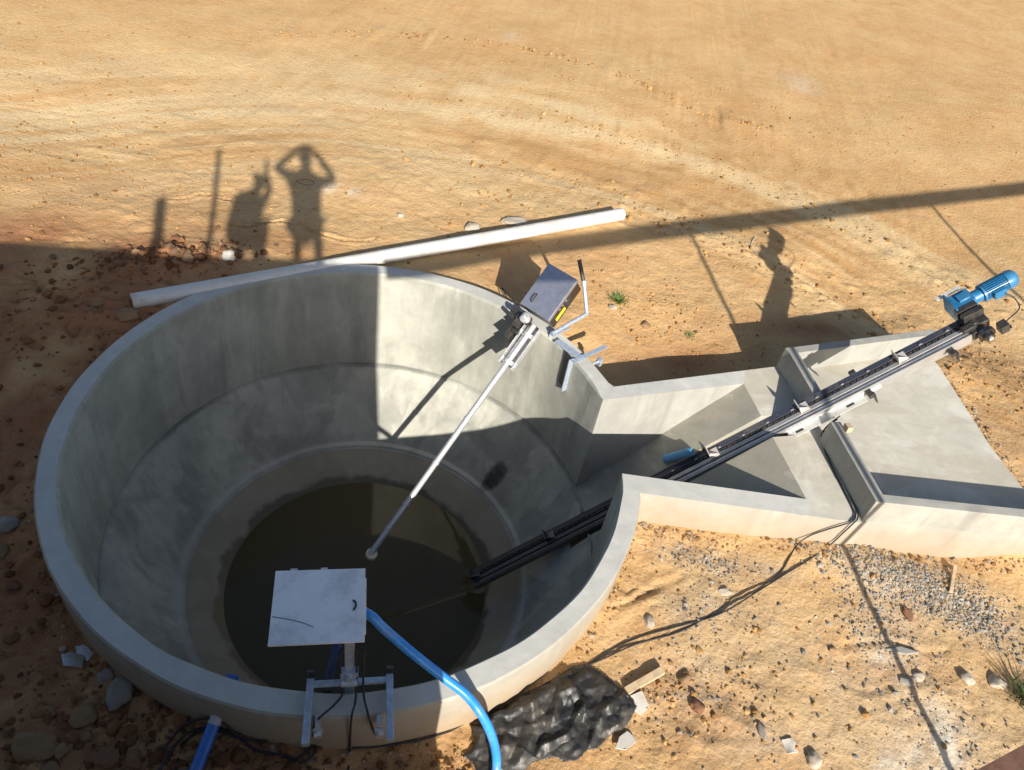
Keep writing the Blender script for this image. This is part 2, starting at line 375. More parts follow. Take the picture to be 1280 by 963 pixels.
def inpoly(x, y, poly):
    x = np.asarray(x); r = np.zeros(x.shape, bool); n = len(poly)
    for i in range(n):
        x1, y1 = poly[i][:2]; x2, y2 = poly[(i+1) % n][:2]
        with np.errstate(divide='ignore', invalid='ignore'):
            c = ((y1 > y) != (y2 > y)) & (x < (x2-x1)*(y-y1)/(y2-y1+1e-12)+x1)
        r ^= c
    return r
def rock_bm(bm, c, rad, seed, sub=3, rough=.22, cuts=5, rotz=None):
    rg = np.random.default_rng(seed)
    t = bmesh.new(); bmesh.ops.create_icosphere(t, subdivisions=sub, radius=1)
    P = np.array([v.co[:] for v in t.verts])
    for k in range(cuts):
        n = unit(rg.normal(size=3)); d = rg.uniform(.55, .85); h = P@n-d; P = P-np.outer(np.maximum(h, 0)*.85, n)
    o = rg.uniform(0, 50, 3)
    f = 1+rough*fbm(P[:, 0]*1.3+o[0], P[:, 1]*1.3+o[1], P[:, 2]*1.3+o[2], seed=seed, o=4)
    P = P*f[:, None]*np.asarray(rad)
    a = rg.uniform(0, 6.28) if rotz is None else rotz
    P = np.c_[P[:, 0]*math.cos(a)-P[:, 1]*math.sin(a), P[:, 0]*math.sin(a)+P[:, 1]*math.cos(a), P[:, 2]]+np.asarray(c)
    vs = [bm.verts.new(V(p)) for p in P]
    t.verts.ensure_lookup_table()
    for fc in t.faces: bm.faces.new([vs[v.index] for v in fc.verts])
    t.free()

# ------------------------------------------------------------------ the concrete pit
RO, RI = 2.4845, 2.3123
ZJ = -1.325
Ai, Ao = np.array([.887, 5.445]), np.array([.986, 5.664]); Bi, Bo = np.array([1.096, 4.555]), np.array([1.26, 4.374])
Ni, Si = np.array([2.327, 6.098]), np.array([2.766, 4.683])
No, Sx = np.array([2.707, 6.482]), np.array([3.192, 4.528])
NoX = Ao+(No-Ao)*.80; SoX = Bo+(Sx-Bo)*.80
pit = thing('concrete_pit', 'large round concrete pit holding murky water, with a walled channel on one side', 'pit')
def ang(p, c=PITC): return math.atan2(p[1]-c[1], p[0]-c[0])
tai, tao = ang(Ai), ang(Ao); tbi, tbo = ang(Bi)+2*math.pi, ang(Bo)+2*math.pi
NS = 200
def arc(r, th, z): return (PITC[0]+r*math.cos(th), PITC[1]+r*math.sin(th), z)
ri_, ro_ = np.linalg.norm(Ai-PITC), np.linalg.norm(Ao-PITC)
bm = bmesh.new(); rings = []
for i in range(NS+1):
    k = i/NS; ti = tai+(tbi-tai)*k; to = tao+(tbo-tao)*k
    wob = .004*math.sin(ti*9)+.003*math.sin(ti*23+1)
    rin = RI+(wob if 2 < i < NS-2 else 0); rout = RO-wob*.6 if 2 < i < NS-2 else RO
    ch = min(1, i/3, (NS-i)/3)
    if i == 0: rin, rout = ri_, ro_
    if i == NS: rin, rout = np.linalg.norm(Bi-PITC), np.linalg.norm(Bo-PITC)
    rings.append([bm.verts.new(arc(rin, ti, ZJ)), bm.verts.new(arc(rin, ti, -.55)), bm.verts.new(arc(rin, ti, -.002-.024*ch)), bm.verts.new(arc(rin+.002+.016*ch, ti, 0)),
                  bm.verts.new(arc(rout-.001-.013*ch, to, 0)), bm.verts.new(arc(rout, to, -.001-.015*ch)), bm.verts.new(arc(rout, to, -1.0))])
for i in range(NS):
    a, b = rings[i], rings[i+1]
    for k in range(3): bm.faces.new((a[k], b[k], b[k+1], a[k+1]))
    bm.faces.new((a[3], b[3], b[4], a[4]))
    for k in (4, 5): bm.faces.new((a[k], b[k], b[k+1], a[k+1]))
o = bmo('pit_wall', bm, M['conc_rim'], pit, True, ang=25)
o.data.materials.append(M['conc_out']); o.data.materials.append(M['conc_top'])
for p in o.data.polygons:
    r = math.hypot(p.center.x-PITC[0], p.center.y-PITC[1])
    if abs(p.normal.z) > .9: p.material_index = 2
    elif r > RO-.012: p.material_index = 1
# hopper, bench, sump: surfaces of revolution
def revolve(name, prof, mat, parent, n=180):
    bm = bmesh.new(); rg = []
    for i in range(n):
        th = 2*math.pi*i/n; rg.append([bm.verts.new(arc(r, th, z)) for r, z in prof])
    for i in range(n):
        a, b = rg[i], rg[(i+1) % n]
        for k in range(len(prof)-1): bm.faces.new((a[k], b[k], b[k+1], a[k+1]))
    return bmo(name, bm, mat, parent, True, ang=20)
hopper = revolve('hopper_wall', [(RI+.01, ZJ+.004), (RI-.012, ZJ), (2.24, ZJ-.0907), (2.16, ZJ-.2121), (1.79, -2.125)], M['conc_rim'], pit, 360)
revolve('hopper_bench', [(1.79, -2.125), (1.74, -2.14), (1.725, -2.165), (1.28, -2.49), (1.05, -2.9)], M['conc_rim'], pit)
bm = bmesh.new(); bmesh.ops.create_circle(bm, cap_ends=True, segments=96, radius=1.50)
bmesh.ops.translate(bm, verts=bm.verts[:], vec=(PITC[0], PITC[1], -2.42))
wt = bmo('sump_water', bm, M['water']); wt['kind'] = 'structure'
# channel walls
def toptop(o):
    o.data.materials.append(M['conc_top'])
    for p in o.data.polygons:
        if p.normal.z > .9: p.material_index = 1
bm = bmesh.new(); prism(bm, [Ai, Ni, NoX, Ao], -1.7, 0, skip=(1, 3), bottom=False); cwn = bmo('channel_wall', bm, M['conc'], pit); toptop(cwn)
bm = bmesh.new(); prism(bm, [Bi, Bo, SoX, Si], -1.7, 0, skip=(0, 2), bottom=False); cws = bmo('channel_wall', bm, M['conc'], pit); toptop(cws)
# conveyor line
Q0 = W(1000, 513, .165); _az = R(20.5)
_d1, _d2 = W(1215, 407, 0)-[0, 0, CAMZ], W(597, 722, 0)-[0, 0, CAMZ]; _n = np.cross(_d1, _d2)
_h = np.array([math.cos(_az), math.sin(_az), 0]); CX = unit([_h[0], _h[1], -(_h@_n)/_n[2]])
CY = unit(np.cross([0, 0, 1], CX)); CZ = np.cross(CX, CY)       # CY points north-west, CZ out of the trough
def K(t, y=0, z=0): return Q0+CX*t+CY*y+CZ*z
# ramp with the conveyor trench
rn = unit(np.cross(np.array([*Ni, 0])-np.array([*Ai, -1.335]), np.array([*Si, 0])-np.array([*Ai, -1.335]))); rn = rn*np.sign(rn[2])
def rz(p): return -((p[0]-Ni[0])*rn[0]+(p[1]-Ni[1])*rn[1])/rn[2]
def rp(p, dz=0): return (float(p[0]), float(p[1]), float(rz(p)+dz))
hd = unit(CX[:2]); hp = np.array([-hd[1], hd[0]])
def xat(line_a, line_b, off):
    """where the trench edge at sideways offset off crosses line a-b"""
    o_ = Q0[:2]+hp*off; d = line_b-line_a; A_ = np.array([[hd[0], -d[0]], [hd[1], -d[1]]]); t_ = np.linalg.solve(A_, line_a-o_); return o_+hd*t_[0]
TW0, TW1 = -.172, .108
rt0, rt1 = xat(Ni, Si, TW0), xat(Ni, Si, TW1)
def circ(off):
    o_ = Q0[:2]+hp*off-PITC; b_ = o_@hd; return PITC+o_+hd*(-b_+math.sqrt(b_*b_-o_@o_+RI*RI))
tb0, tb1 = circ(TW0), circ(TW1)
bm = bmesh.new()
f = lambda *ps: bm.faces.new([bm.verts.new(p) for p in ps])
eps = .03
NiE, SiE, AiE, BiE = Ni+unit(Ni-Si)*eps, Si+unit(Si-Ni)*eps, Ai+unit(Ai-Bi)*eps, Bi+unit(Bi-Ai)*eps
def arcpts(p, q, n=10): return [PITC+RI*np.array([math.cos(a_), math.sin(a_)]) for a_ in np.linspace(ang(p), ang(q), n)]
aL, aR = arcpts(Ai, tb1), arcpts(tb0, Bi)
f(rp(NiE), rp(AiE), *[rp(p) for p in aL], rp(rt1)); f(rp(rt0), *[rp(p) for p in aR], rp(BiE), rp(SiE))
for L_a in (aL, aR):
    for p, q_ in zip(L_a[:-1], L_a[1:]): f(rp(p), rp(q_), (*q_, ZJ-.02), (*p, ZJ-.02))
DP = -.24
xb0, xb1 = tb0-hd*.22, tb1-hd*.22
f(rp(rt1), rp(tb1), rp(tb1, DP), rp(rt1, DP)); f(rp(rt0), rp(rt0, DP), rp(tb0, DP), rp(tb0))
f(rp(rt1, DP), rp(xb1, DP), rp(xb0, DP), rp(rt0, DP))
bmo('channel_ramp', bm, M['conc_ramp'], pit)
bm = bmesh.new(); bm.from_mesh(hopper.data); kill = []
for fc in bm.faces:
    c_ = fc.calc_center_median(); d_ = np.array([c_.x, c_.y])-Q0[:2]
    if TW0 < d_@hp < TW1 and np.hypot(c_.x-PITC[0], c_.y-PITC[1]) > 2.155 and c_.x > PITC[0]: kill.append(fc)
bmesh.ops.delete(bm, geom=kill, context='FACES'); bm.to_mesh(hopper.data); bm.free()
# apron slab with a notch for the conveyor, on which the low walls stand
N2 = np.array([4.537, 7.385]); E1, E2, E3, E4 = np.array([4.644, 7.039]), np.array([4.83, 5.9]), np.array([4.985, 5.356]), np.array([5.20, 4.795])
so1, so2 = np.array([3.36, 4.573]), np.array([5.20, 4.795])
nt0, nt1 = rt0+hd*.24, rt1+hd*.24
sp = [Ni, rt1, nt1, nt0, rt0, Si, SoX, Sx, so1, so2, E3, E2, E1, N2, No, NoX]
bm = bmesh.new(); prism(bm, sp, -.7, 0, skip=(0, 4, 5, 15), top=False, bottom=False)
F1, F0 = xat(E2, E1, TW1), xat(E2, E1, TW0)
for pl in ([Ni, rt1, nt1, F1, E1, N2, No, NoX], [nt1, nt0, F0, F1], [nt0, rt0, Si, SoX, Sx, so1, so2, E3, E2, F0]):
    bmesh.ops.triangulate(bm, faces=[bm.faces.new([bm.verts.new((*p_, 0)) for p_ in pl])])
f = lambda *ps: bm.faces.new([bm.verts.new(p) for p in ps])
f((*rt1, -.2), (*rt0, -.2), (*nt0, -.2), (*nt1, -.2))
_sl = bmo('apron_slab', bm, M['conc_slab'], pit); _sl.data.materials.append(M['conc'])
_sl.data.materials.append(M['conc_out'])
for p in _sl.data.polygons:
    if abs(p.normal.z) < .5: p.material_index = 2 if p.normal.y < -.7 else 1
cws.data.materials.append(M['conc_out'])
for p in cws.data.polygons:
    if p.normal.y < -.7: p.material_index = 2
HW = .265
cw0, cw1 = np.array([2.722, 6.49]), np.array([3.248, 4.572]); cd = unit(cw1-cw0); cn = np.array([-cd[1], cd[0]]); cn = cn if cn[0] > 0 else -cn
def quadwall(name, a, b, th, nrm, z0, z1, mat, skip=()):
    bm = bmesh.new(); prism(bm, [a, b, b+nrm*th, a+nrm*th], z0, z1, skip=skip, bottom=False); return bmo(name, bm, mat, pit, bevel=.007)
quadwall('cross_wall', cw0, cw0+cd*.70, .105, cn, 0, HW, M['conc'], skip=(3,))
s0 = np.array([3.009, 5.475]); quadwall('cross_wall', s0, cw1-cd*.004, .105, cn, 0, HW, M['conc'], skip=(1,))
nn_ = unit(N2-No); ni = np.array([nn_[1], -nn_[0]])
quadwall('apron_wall', No, N2, .098, ni, 0, HW-.0015, M['conc'])
sd = unit(so2-so1); si = np.array([-sd[1], sd[0]])
quadwall('apron_wall', cw1, so1, .02, np.array([0, .1]), 0, HW-.003, M['conc'], skip=(0, 1, 2, 3)) if False else None
bm = bmesh.new(); prism(bm, [so1-sd*.115, so2, so2+si*.1, so1-sd*.115+si*.1], 0, HW-.0015, bottom=False); bmo('apron_wall', bm, M['conc'], pit, bevel=.007)

# ------------------------------------------------------------------ ground
CP = [(-1.2, 7.1, -.10), (.2, 6.9, -.22), (.75, 6.2, -.34), (-2.8, 6.5, -.02), (-3.4, 5.6, -.06), (-3.9, 4.6, -.14), (-3.7, 3.5, -.30), (-2.9, 2.5, -.44), (-1.9, 1.9, -.46), (-1.2, 1.75, -.46),
      (-.3, 1.95, -.53), (.3, 2.3, -.52), (.8, 2.9, -.45), (1.2, 3.7, -.41), (1.6, 4.2, -.38), (3.1, 4.35, -.33), (4.2, 4.4, -.42), (5.4, 4.4, -.35), (1.0, 5.9, -.42), (1.8, 6.3, -.40), (2.5, 6.8, -.30),
      (3.4, 7.4, -.24), (4.3, 7.8, -.26), (4.3, 8.2, -.30), (3.9, 8.4, -.30), (4.8, 8.0, -.22), (4.85, 7.1, -.04), (5.05, 6.0, -.03), (5.25, 5.3, -.04), (5.6, 6.5, -.06), (0, 9, -.16), (-3, 9, -.10), (3, 9.5, -.2), (-6, 6, -.08), (-6, 3, -.25), (-4, 1, -.5), (0, .5, -.55), (3, 1.5, -.45), (6, 2, -.4),
      (7, 9, -.15), (0, 13, -.15), (8, 14, -.15), (-7, 12, -.1), (2.6, 3.0, -.40), (2.2, 7.8, -.27)]
CPA = np.array(CP)
def zbase(x, y):
    x = np.asarray(x, float); y = np.asarray(y, float)
    num = 0; den = 0
    for cx, cy, cz in CPA:
        wgt = 1/((x-cx)**2+(y-cy)**2+.06)**1.6; num = num+wgt*cz; den = den+wgt
    return num/den
def gauss(x, y, cx, cy, sx, sy, rot=0):
    c, s = math.cos(rot), math.sin(rot); u = (x-cx)*c+(y-cy)*s; v = -(x-cx)*s+(y-cy)*c
    return np.exp(-.5*((u/sx)**2+(v/sy)**2))
def gp(px, py, z=-.25): return W(px, py, z)[:2]
def blobs(x, y, L):
    r = np.zeros_like(x)
    for px, py, sx, sy, rot, a in L:
        c = gp(px, py); r = np.maximum(r, a*gauss(x, y, c[0], c[1], sx, sy, rot))
    return r
def polydist(x, y, pts):
    r = np.full(x.shape, 1e9)
    for a, b in zip(pts[:-1], pts[1:]):
        d = b-a; t_ = np.clip(((x-a[0])*d[0]+(y-a[1])*d[1])/(d@d), 0, 1); r = np.minimum(r, np.hypot(x-a[0]-d[0]*t_, y-a[1]-d[1]*t_))
    return r
ROUGHL = [(60, 420, .8, 1.0, 0, 1), (200, 350, .55, .35, .3, 1.0), (130, 380, .5, .5, 0, .8), (60, 900, .8, .5, 0, 1), (180, 930, .7, .35, 0, .9), (20, 650, .4, .7, 0, .7), (360, 950, .6, .25, 0, .6),
          (870, 870, .5, .25, .3, .5), (1200, 900, .5, .3, 0, .35), (860, 680, .4, .15, -.1, .4), (560, 930, .25, .15, 0, .8), (980, 830, .6, .3, 0, .2)]
TRK = [[(0, 175), (150, 205), (330, 215), (480, 225)], [(350, 48), (480, 42), (600, 52), (700, 72), (790, 100), (880, 140), (960, 160)], [(480, 190), (640, 205), (800, 250), (960, 310), (1130, 400), (1280, 470)],
       [(500, 120), (700, 150), (880, 205), (1060, 280), (1280, 395)], [(560, 235), (760, 262), (900, 300), (1080, 395), (1280, 520)], [(0, 262), (160, 250), (330, 255), (520, 265)], [(0, 90), (200, 70), (420, 100), (620, 120), (820, 170)]]
TRKW = [[gp(*p, -.16) for p in L] for L in TRK]
TRKW = [[q[:2] for q in spline([(*p, 0) for p in L], 5)] for L in TRKW]
slabpoly = [Ni, Si, SoX, Sx, so1, so2, E3, E2, E1, N2, No, NoX]
slab_c = np.mean(slabpoly, axis=0); slab_in = [slab_c+(p-slab_c)*.94 for p in slabpoly]
CR1 = [gp(*p, -.13) for p in ((290, 288), (310, 292), (335, 284), (352, 283), (375, 287), (400, 296), (440, 303), (470, 300))]
CR2 = [gp(*p, -.13) for p in ((180, 249), (215, 252), (262, 244), (300, 258), (345, 262))]
CR3 = [gp(*p, -.35) for p in ((760, 755), (790, 748), (815, 738), (850, 718))]; CR4 = [gp(*p, -.35) for p in ((762, 765), (790, 752), (825, 725))]
CR5 = [gp(*p, -.35) for p in ((1050, 805), (1085, 800), (1110, 798), (1160, 815), (1190, 812))]; CR6 = [gp(*p, -.35) for p in ((1055, 850), (1090, 862), (1120, 858))]
CR7 = [gp(*p, -.35) for p in ((770, 720), (785, 735), (800, 730), (815, 735))]
MAST = [gp(*p, -.16) for p in ((-260, 150), (-100, 150), (60, 145), (250, 130), (460, 135), (680, 160), (880, 215), (1060, 290), (1220, 385), (1400, 520))]
MAST = [q[:2] for q in spline([(*p, 0) for p in MAST], 6)]
def signed(x, y, pts):
    best = np.full(x.shape, 1e9); sd = np.zeros(x.shape); al = np.zeros(x.shape); acc = 0
    for a, b in zip(pts[:-1], pts[1:]):
        d = b-a; L2 = d@d; u = ((x-a[0])*d[0]+(y-a[1])*d[1])/L2; t_ = np.clip(u, 0, 1); ex = x-a[0]-d[0]*t_; ey = y-a[1]-d[1]*t_; ds = np.hypot(ex, ey)
        m_ = ds < best; best = np.where(m_, ds, best); sd = np.where(m_, np.sign(d[0]*ey-d[1]*ex)*ds, sd); al = np.where(m_, acc+t_*math.sqrt(L2), al); acc += math.sqrt(L2)
    return sd, al
def streaks(x, y):
    sd, al = signed(x, y, MAST); env = np.exp(-(np.abs(sd)/2.0)**4)*np.clip(.75+.6*noise(x*.35, y*.35, seed=203), .15, 1)
    sd = sd+.10*noise(al*.5, al*0+3, seed=204)
    n = fbm(sd*3.2, al*.22, seed=201, o=2)*.8+.7*noise(sd*11, al*.45, seed=202)+.35*noise(sd*24, al*.9, seed=205)
    return np.clip(n*env*.9, -1, 1)
def height(x, y, fine=True):
    z = zbase(x, y)
    rgh = np.clip(blobs(x, y, ROUGHL), 0, 1)
    z = z+.022*fbm(x*.9, y*.9, seed=3, o=3)
    if fine:
        z = z+.006*fbm(x*4, y*4, seed=5, o=3)+.0045*fbm(x*16, y*16, seed=9, o=2)
        rid = 1-np.abs(fbm(x*4.2, y*4.2, seed=21, o=3)); z = z+rgh*(.05*(rid-.6)+.022*fbm(x*11, y*11, seed=23, o=2)); ck = np.abs(fbm(x*2.6+.4*noise(x*7, y*7, seed=27), y*2.6, seed=26, o=2)); lf = rgh*(x < -1.4); z = z-.05*lf*np.exp(-(ck/.05)**2)+.03*lf*np.clip(ck*2, 0, 1)
        for i, L in enumerate(TRKW):
            d = polydist(x, y, L); wd = (.16, .09, .20, .16, .20, .16, .16)[i]
            e = np.exp(-(d/wd)**2); ed = np.exp(-((d-wd*1.3)/.05)**2)
            lug = np.sin(24*(x*.8+y*.6)+6*noise(x*2, y*2, seed=40))*noise(x*9, y*9, seed=41)
            am = (.3, .6, 1.1, 1.2, .5, .2, .4)[i]; z = z-am*(.006+.008*lug)*e+am*ed*(.003+.03*np.maximum(0, noise(x*10, y*10, seed=43)))*np.clip(noise(x*.8, y*.8, seed=45)*3+.5, 0, 1)
        z = z+.0045*streaks(x, y)
        z = z+.085*np.exp(-(polydist(x, y, TRKW[1])/.08)**2)*np.maximum(0, noise(x*7, y*7, seed=46)-.05)
        for L, dp, wd in ((CR1, .04, .014), (CR2, .025, .012), (CR3, .014, .03), (CR4, .014, .03), (CR5, .014, .022), (CR6, .012, .022), (CR7, .016, .03)):
            dd = polydist(x+.03*noise(x*8, y*8, seed=50), y+.03*noise(x*8, y*8, seed=51), L); z = z-dp*np.exp(-(dd/wd)**2)+.5*dp*np.exp(-((dd-wd*2)/(wd*1.3))**2)
        # the spoil bank on the left of the pit
        z = z+.10*blobs(x, y, [(215, 348, .42, .14, .5, 1)])+.07*blobs(x, y, [(110, 400, .35, .3, .3, 1)])
        z = z+.05*blobs(x, y, [(1150, 710, .5, .14, -.1, 1)])
    ins = inpoly(x, y, slab_in); z = np.where(ins, np.minimum(z, -.3), z)
    return z
def zg(x, y): return float(height(np.array([float(x)]), np.array([float(y)]))[0])
def axis(lo, hi, st, far_lo, far_hi):
    a = list(np.arange(lo, hi, st)); s_ = st; x_ = a[-1]
    while x_ < far_hi: s_ = min(s_*1.07, 40); x_ += s_; a.append(x_)
    s_ = st; x_ = lo; pre = []
    while x_ > far_lo: s_ = min(s_*1.07, 40); x_ -= s_; pre.append(x_)
    return np.array(pre[::-1]+a)
gx = axis(-4.6, 5.6, .030, -300, 300); gy = axis(.9, 9.2, .030, -120, 400)
X, Y = np.meshgrid(gx, gy); Z = np.where((np.abs(X) < 40) & (Y < 60), height(X, Y), -.15)
nx, ny = len(gx), len(gy)
hole_poly = [np.array(p) for p in ((.70, 5.44), (.936, 5.555), (2.40, 6.20), (3.2, 6.45), (3.5, 4.70), (2.87, 4.615), (1.18, 4.465), (.9, 4.5))]
inside = (np.hypot(X-PITC[0], Y-PITC[1]) < 2.40) | inpoly(X, Y, hole_poly)
idx = np.arange(nx*ny).reshape(ny, nx)
keep = ~(inside[:-1, :-1] & inside[1:, :-1] & inside[:-1, 1:] & inside[1:, 1:])
q = np.stack([idx[:-1, :-1], idx[:-1, 1:], idx[1:, 1:], idx[1:, :-1]], -1)[keep]
me = bpy.data.meshes.new('ground'); me.from_pydata(np.c_[X.ravel(), Y.ravel(), Z.ravel()].tolist(), [], q.tolist()); me.update()
me.polygons.foreach_set('use_smooth', [True]*len(me.polygons))
x, y = X.ravel(), Y.ravel()
pale = np.zeros_like(x)
for i in (0, 2, 3, 4, 5, 6): pale = np.maximum(pale, np.exp(-(polydist(x, y, TRKW[i])/.42)**2)*(.9 if i < 5 else .7))
pale = np.maximum(pale, blobs(x, y, [(250, 120, 3.2, 1.6, .3, .75), (420, 270, 1.2, .5, 0, .7), (1020, 720, 1.2, .8, 0, .45), (950, 330, 1.0, .6, 0, .4), (960, 810, 1.0, .5, 0, .6), (1150, 860, .9, .5, 0, .55), (850, 760, .5, .3, .3, .4)]))
pale = np.clip(pale*(.75+.5*fbm(x*.8, y*.8, seed=61, o=3)), 0, 1)
grey = blobs(x, y, [(1130, 715, .42, .22, -.3, 1), (1210, 745, .35, .2, -.5, .95), (1110, 770, .25, .35, 0, .6), (890, 690, .28, .10, -.1, .75), (950, 700, .3, .08, 0, .5), (1200, 930, .35, .25, 0, .6), (1130, 930, .3, .2, 0, .5), (900, 745, .3, .2, .2, .35), (880, 830, .3, .3, .3, .4), (860, 760, .15, .2, 0, .4), (1000, 108, .35, .3, 0, .25), (980, 920, .4, .2, 0, .4), (1100, 850, .7, .3, 0, .3), (940, 800, .6, .3, .3, .3)])
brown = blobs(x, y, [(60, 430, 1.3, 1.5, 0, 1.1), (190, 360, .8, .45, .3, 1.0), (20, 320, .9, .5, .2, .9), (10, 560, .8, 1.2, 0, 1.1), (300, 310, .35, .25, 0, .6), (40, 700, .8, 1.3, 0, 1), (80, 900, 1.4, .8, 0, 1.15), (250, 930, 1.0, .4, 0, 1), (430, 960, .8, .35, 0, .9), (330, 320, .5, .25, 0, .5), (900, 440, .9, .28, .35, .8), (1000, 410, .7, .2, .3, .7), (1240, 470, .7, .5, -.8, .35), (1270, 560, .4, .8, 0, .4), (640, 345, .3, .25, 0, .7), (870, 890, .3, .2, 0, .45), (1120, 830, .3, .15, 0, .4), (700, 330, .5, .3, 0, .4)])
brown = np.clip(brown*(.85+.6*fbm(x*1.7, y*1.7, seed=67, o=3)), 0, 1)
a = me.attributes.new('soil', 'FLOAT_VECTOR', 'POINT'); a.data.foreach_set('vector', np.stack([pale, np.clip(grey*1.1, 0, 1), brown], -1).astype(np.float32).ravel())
streak = np.where((np.abs(x) < 14) & (y < 22), .5+.5*streaks(x, y), .5)
dust = blobs(x, y, [(1000, 108, .17, .15, 0, .9), (662, 60, .3, .06, -.3, .5), (1175, 915, .17, .22, 0, .75), (428, 252, .2, .08, 0, .5), (1120, 815, .13, .03, 0, .5), (1125, 945, .2, .08, .2, .4)])
dust = np.clip(dust*1.3*(.7+.8*fbm(x*7, y*7, seed=71, o=3)), 0, .85)
a = me.attributes.new('mark', 'FLOAT_VECTOR', 'POINT'); a.data.foreach_set('vector', np.stack([dust, streak, dust*0], -1).astype(np.float32).ravel())
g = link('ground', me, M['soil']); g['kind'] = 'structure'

# ------------------------------------------------------------------ loose clods, pebbles, gravel (nobody could count them)
icos = bmesh.new(); bmesh.ops.create_icosphere(icos, subdivisions=1, radius=1)
IV = np.array([v.co[:] for v in icos.verts]); IF = np.array([[v.index for v in f_.verts] for f_ in icos.faces]); icos.free()
def scatter(name, pts, sizes, tints, seed, flat=.65, kind_label=None):
    rg = np.random.default_rng(seed); n = len(pts); P = np.asarray(pts)
    z = height(P[:, 0], P[:, 1])
    jit = 1+rg.uniform(-.32, .32, (n, len(IV), 1)); sc = np.asarray(sizes)[:, None, None]*np.stack([rg.uniform(.7, 1.35, n), rg.uniform(.7, 1.35, n), rg.uniform(.5, .95, n)*flat/.65], -1)[:, None, :]
    v = IV[None]*jit*sc; an = rg.uniform(0, 6.28, n); c, s_ = np.cos(an)[:, None], np.sin(an)[:, None]
    vx = v[..., 0]*c-v[..., 1]*s_; vy = v[..., 0]*s_+v[..., 1]*c
    v = np.stack([vx+P[:, 0:1], vy+P[:, 1:2], v[..., 2]+(z+np.asarray(sizes)*.22)[:, None]], -1)
    F = (IF[None]+(np.arange(n)*len(IV))[:, None, None]).reshape(-1, 3)
    me = bpy.data.meshes.new(name); me.from_pydata(v.reshape(-1, 3).tolist(), [], F.tolist()); me.update()
    ca = me.attributes.new('tint', 'FLOAT_COLOR', 'POINT'); tt = np.repeat(np.c_[np.asarray(tints), np.ones(n)], len(IV), 0); ca.data.foreach_set('color', tt.astype(np.float32).ravel())
    o = link(name, me, M['clod']); o['kind'] = 'stuff'; return o
def ok(P):
    bad = (np.hypot(P[:, 0]-PITC[0], P[:, 1]-PITC[1]) < RO+.015) | inpoly(P[:, 0], P[:, 1], [PITC, Ai, *[p for p in (Ao, No)], N2, E1, E2, E3, so2, so1, Sx, Bo]) | inpoly(P[:, 0], P[:, 1], slabpoly)
    return ~bad
rg = np.random.default_rng(5)
def cloud(n, px, py, sx, sy, rot=0):
    c = gp(px, py); u = rg.normal(0, 1, (n, 2))*[sx, sy]; return np.c_[c[0]+u[:, 0]*math.cos(rot)-u[:, 1]*math.sin(rot), c[1]+u[:, 0]*math.sin(rot)+u[:, 1]*math.cos(rot)]
def tint(n, base, var=.25):
    b = np.array(base)[rg.integers(0, len(base), n)]; return np.clip(b*rg.uniform(1-var, 1+var, (n, 1)), 0, 1)
SO = [(.40, .235, .09), (.45, .285, .12), (.34, .185, .07)]; BR = [(.20, .095, .045), (.25, .12, .058), (.17, .08, .04), (.25, .155, .09)]; GR = [(.30, .285, .26), (.20, .19, .18), (.38, .355, .31), (.36, .26, .15)]
def lognorm(n, med, sg, mx): return np.minimum(np.exp(rg.normal(math.log(med), sg, n)), mx)
P = np.c_[rg.uniform(-6, 11, 5500), rg.uniform(1, 16, 5500)]; P = P[ok(P)]; P = P[fbm(P[:, 0]*.9, P[:, 1]*.9, seed=81, o=3)+rg.normal(0, .4, len(P)) > .1]
scatter('soil_crumbs', P, lognorm(len(P), .007, .5, .024), tint(len(P), SO), 1)
L = []
for i in (1, 3, 2, 4):
    T_ = np.array(TRKW[i]); k = rg.integers(0, len(T_)-1, 420 if i == 1 else 260); t_ = rg.uniform(0, 1, (len(k), 1)); L.append(T_[k]*(1-t_)+T_[k+1]*t_+rg.normal(0, .07 if i == 1 else .17, (len(k), 2)))
P = np.concatenate(L); P = P[ok(P)]; scatter('track_crumbs', P, lognorm(len(P), .013, .5, .04), tint(len(P), SO), 2)
P = np.concatenate([cloud(380, 70, 420, .8, .7), cloud(420, 215, 345, .45, .16, .5), cloud(480, 70, 900, .9, .45), cloud(380, 230, 935, .6, .2), cloud(150, 15, 660, .35, .6), cloud(160, 440, 950, .5, .15)]); P = P[ok(P)]
scatter('rubble', P, lognorm(len(P), .014, .62, .055), tint(len(P), BR), 3)
P = np.concatenate([cloud(1500, 1130, 712, .40, .15, -.2), cloud(1200, 1205, 742, .30, .15, -.5), cloud(500, 1110, 770, .25, .3), cloud(260, 890, 690, .25, .09, -.1), cloud(250, 1200, 900, .4, .25), cloud(160, 880, 840, .35, .25), cloud(150, 900, 750, .3, .2)]); P = P[ok(P)]
scatter('gravel', P, lognorm(len(P), .0078, .42, .022), tint(len(P), GR), 4)
aa = rg.uniform(math.pi*.98, math.pi*1.97, 500); rr_ = RO+.01+np.abs(rg.normal(0, .07, 500)); P = np.c_[PITC[0]+rr_*np.cos(aa), PITC[1]+rr_*np.sin(aa)]
uu = rg.uniform(0, 1, (300, 1)); P = np.concatenate([P, Bo+(Sx-Bo)*uu+np.c_[np.zeros(300), -.02-np.abs(rg.normal(0, .08, 300))], so1+(so2-so1)*uu+np.c_[np.zeros(300), -.02-np.abs(rg.normal(0, .08, 300))], E1+(E3-E1)*uu+np.c_[.02+np.abs(rg.normal(0, .08, 300)), np.zeros(300)]])
P = P[ok(P)]; P = P[fbm(P[:, 0]*1.5, P[:, 1]*1.5, seed=87, o=2)+rg.normal(0, .2, len(P)) > -.05]; scatter('foot_crumbs', P, lognorm(len(P), .008, .55, .03), tint(len(P), [(.36, .22, .10), (.30, .17, .08), (.40, .33, .25)]), 8)
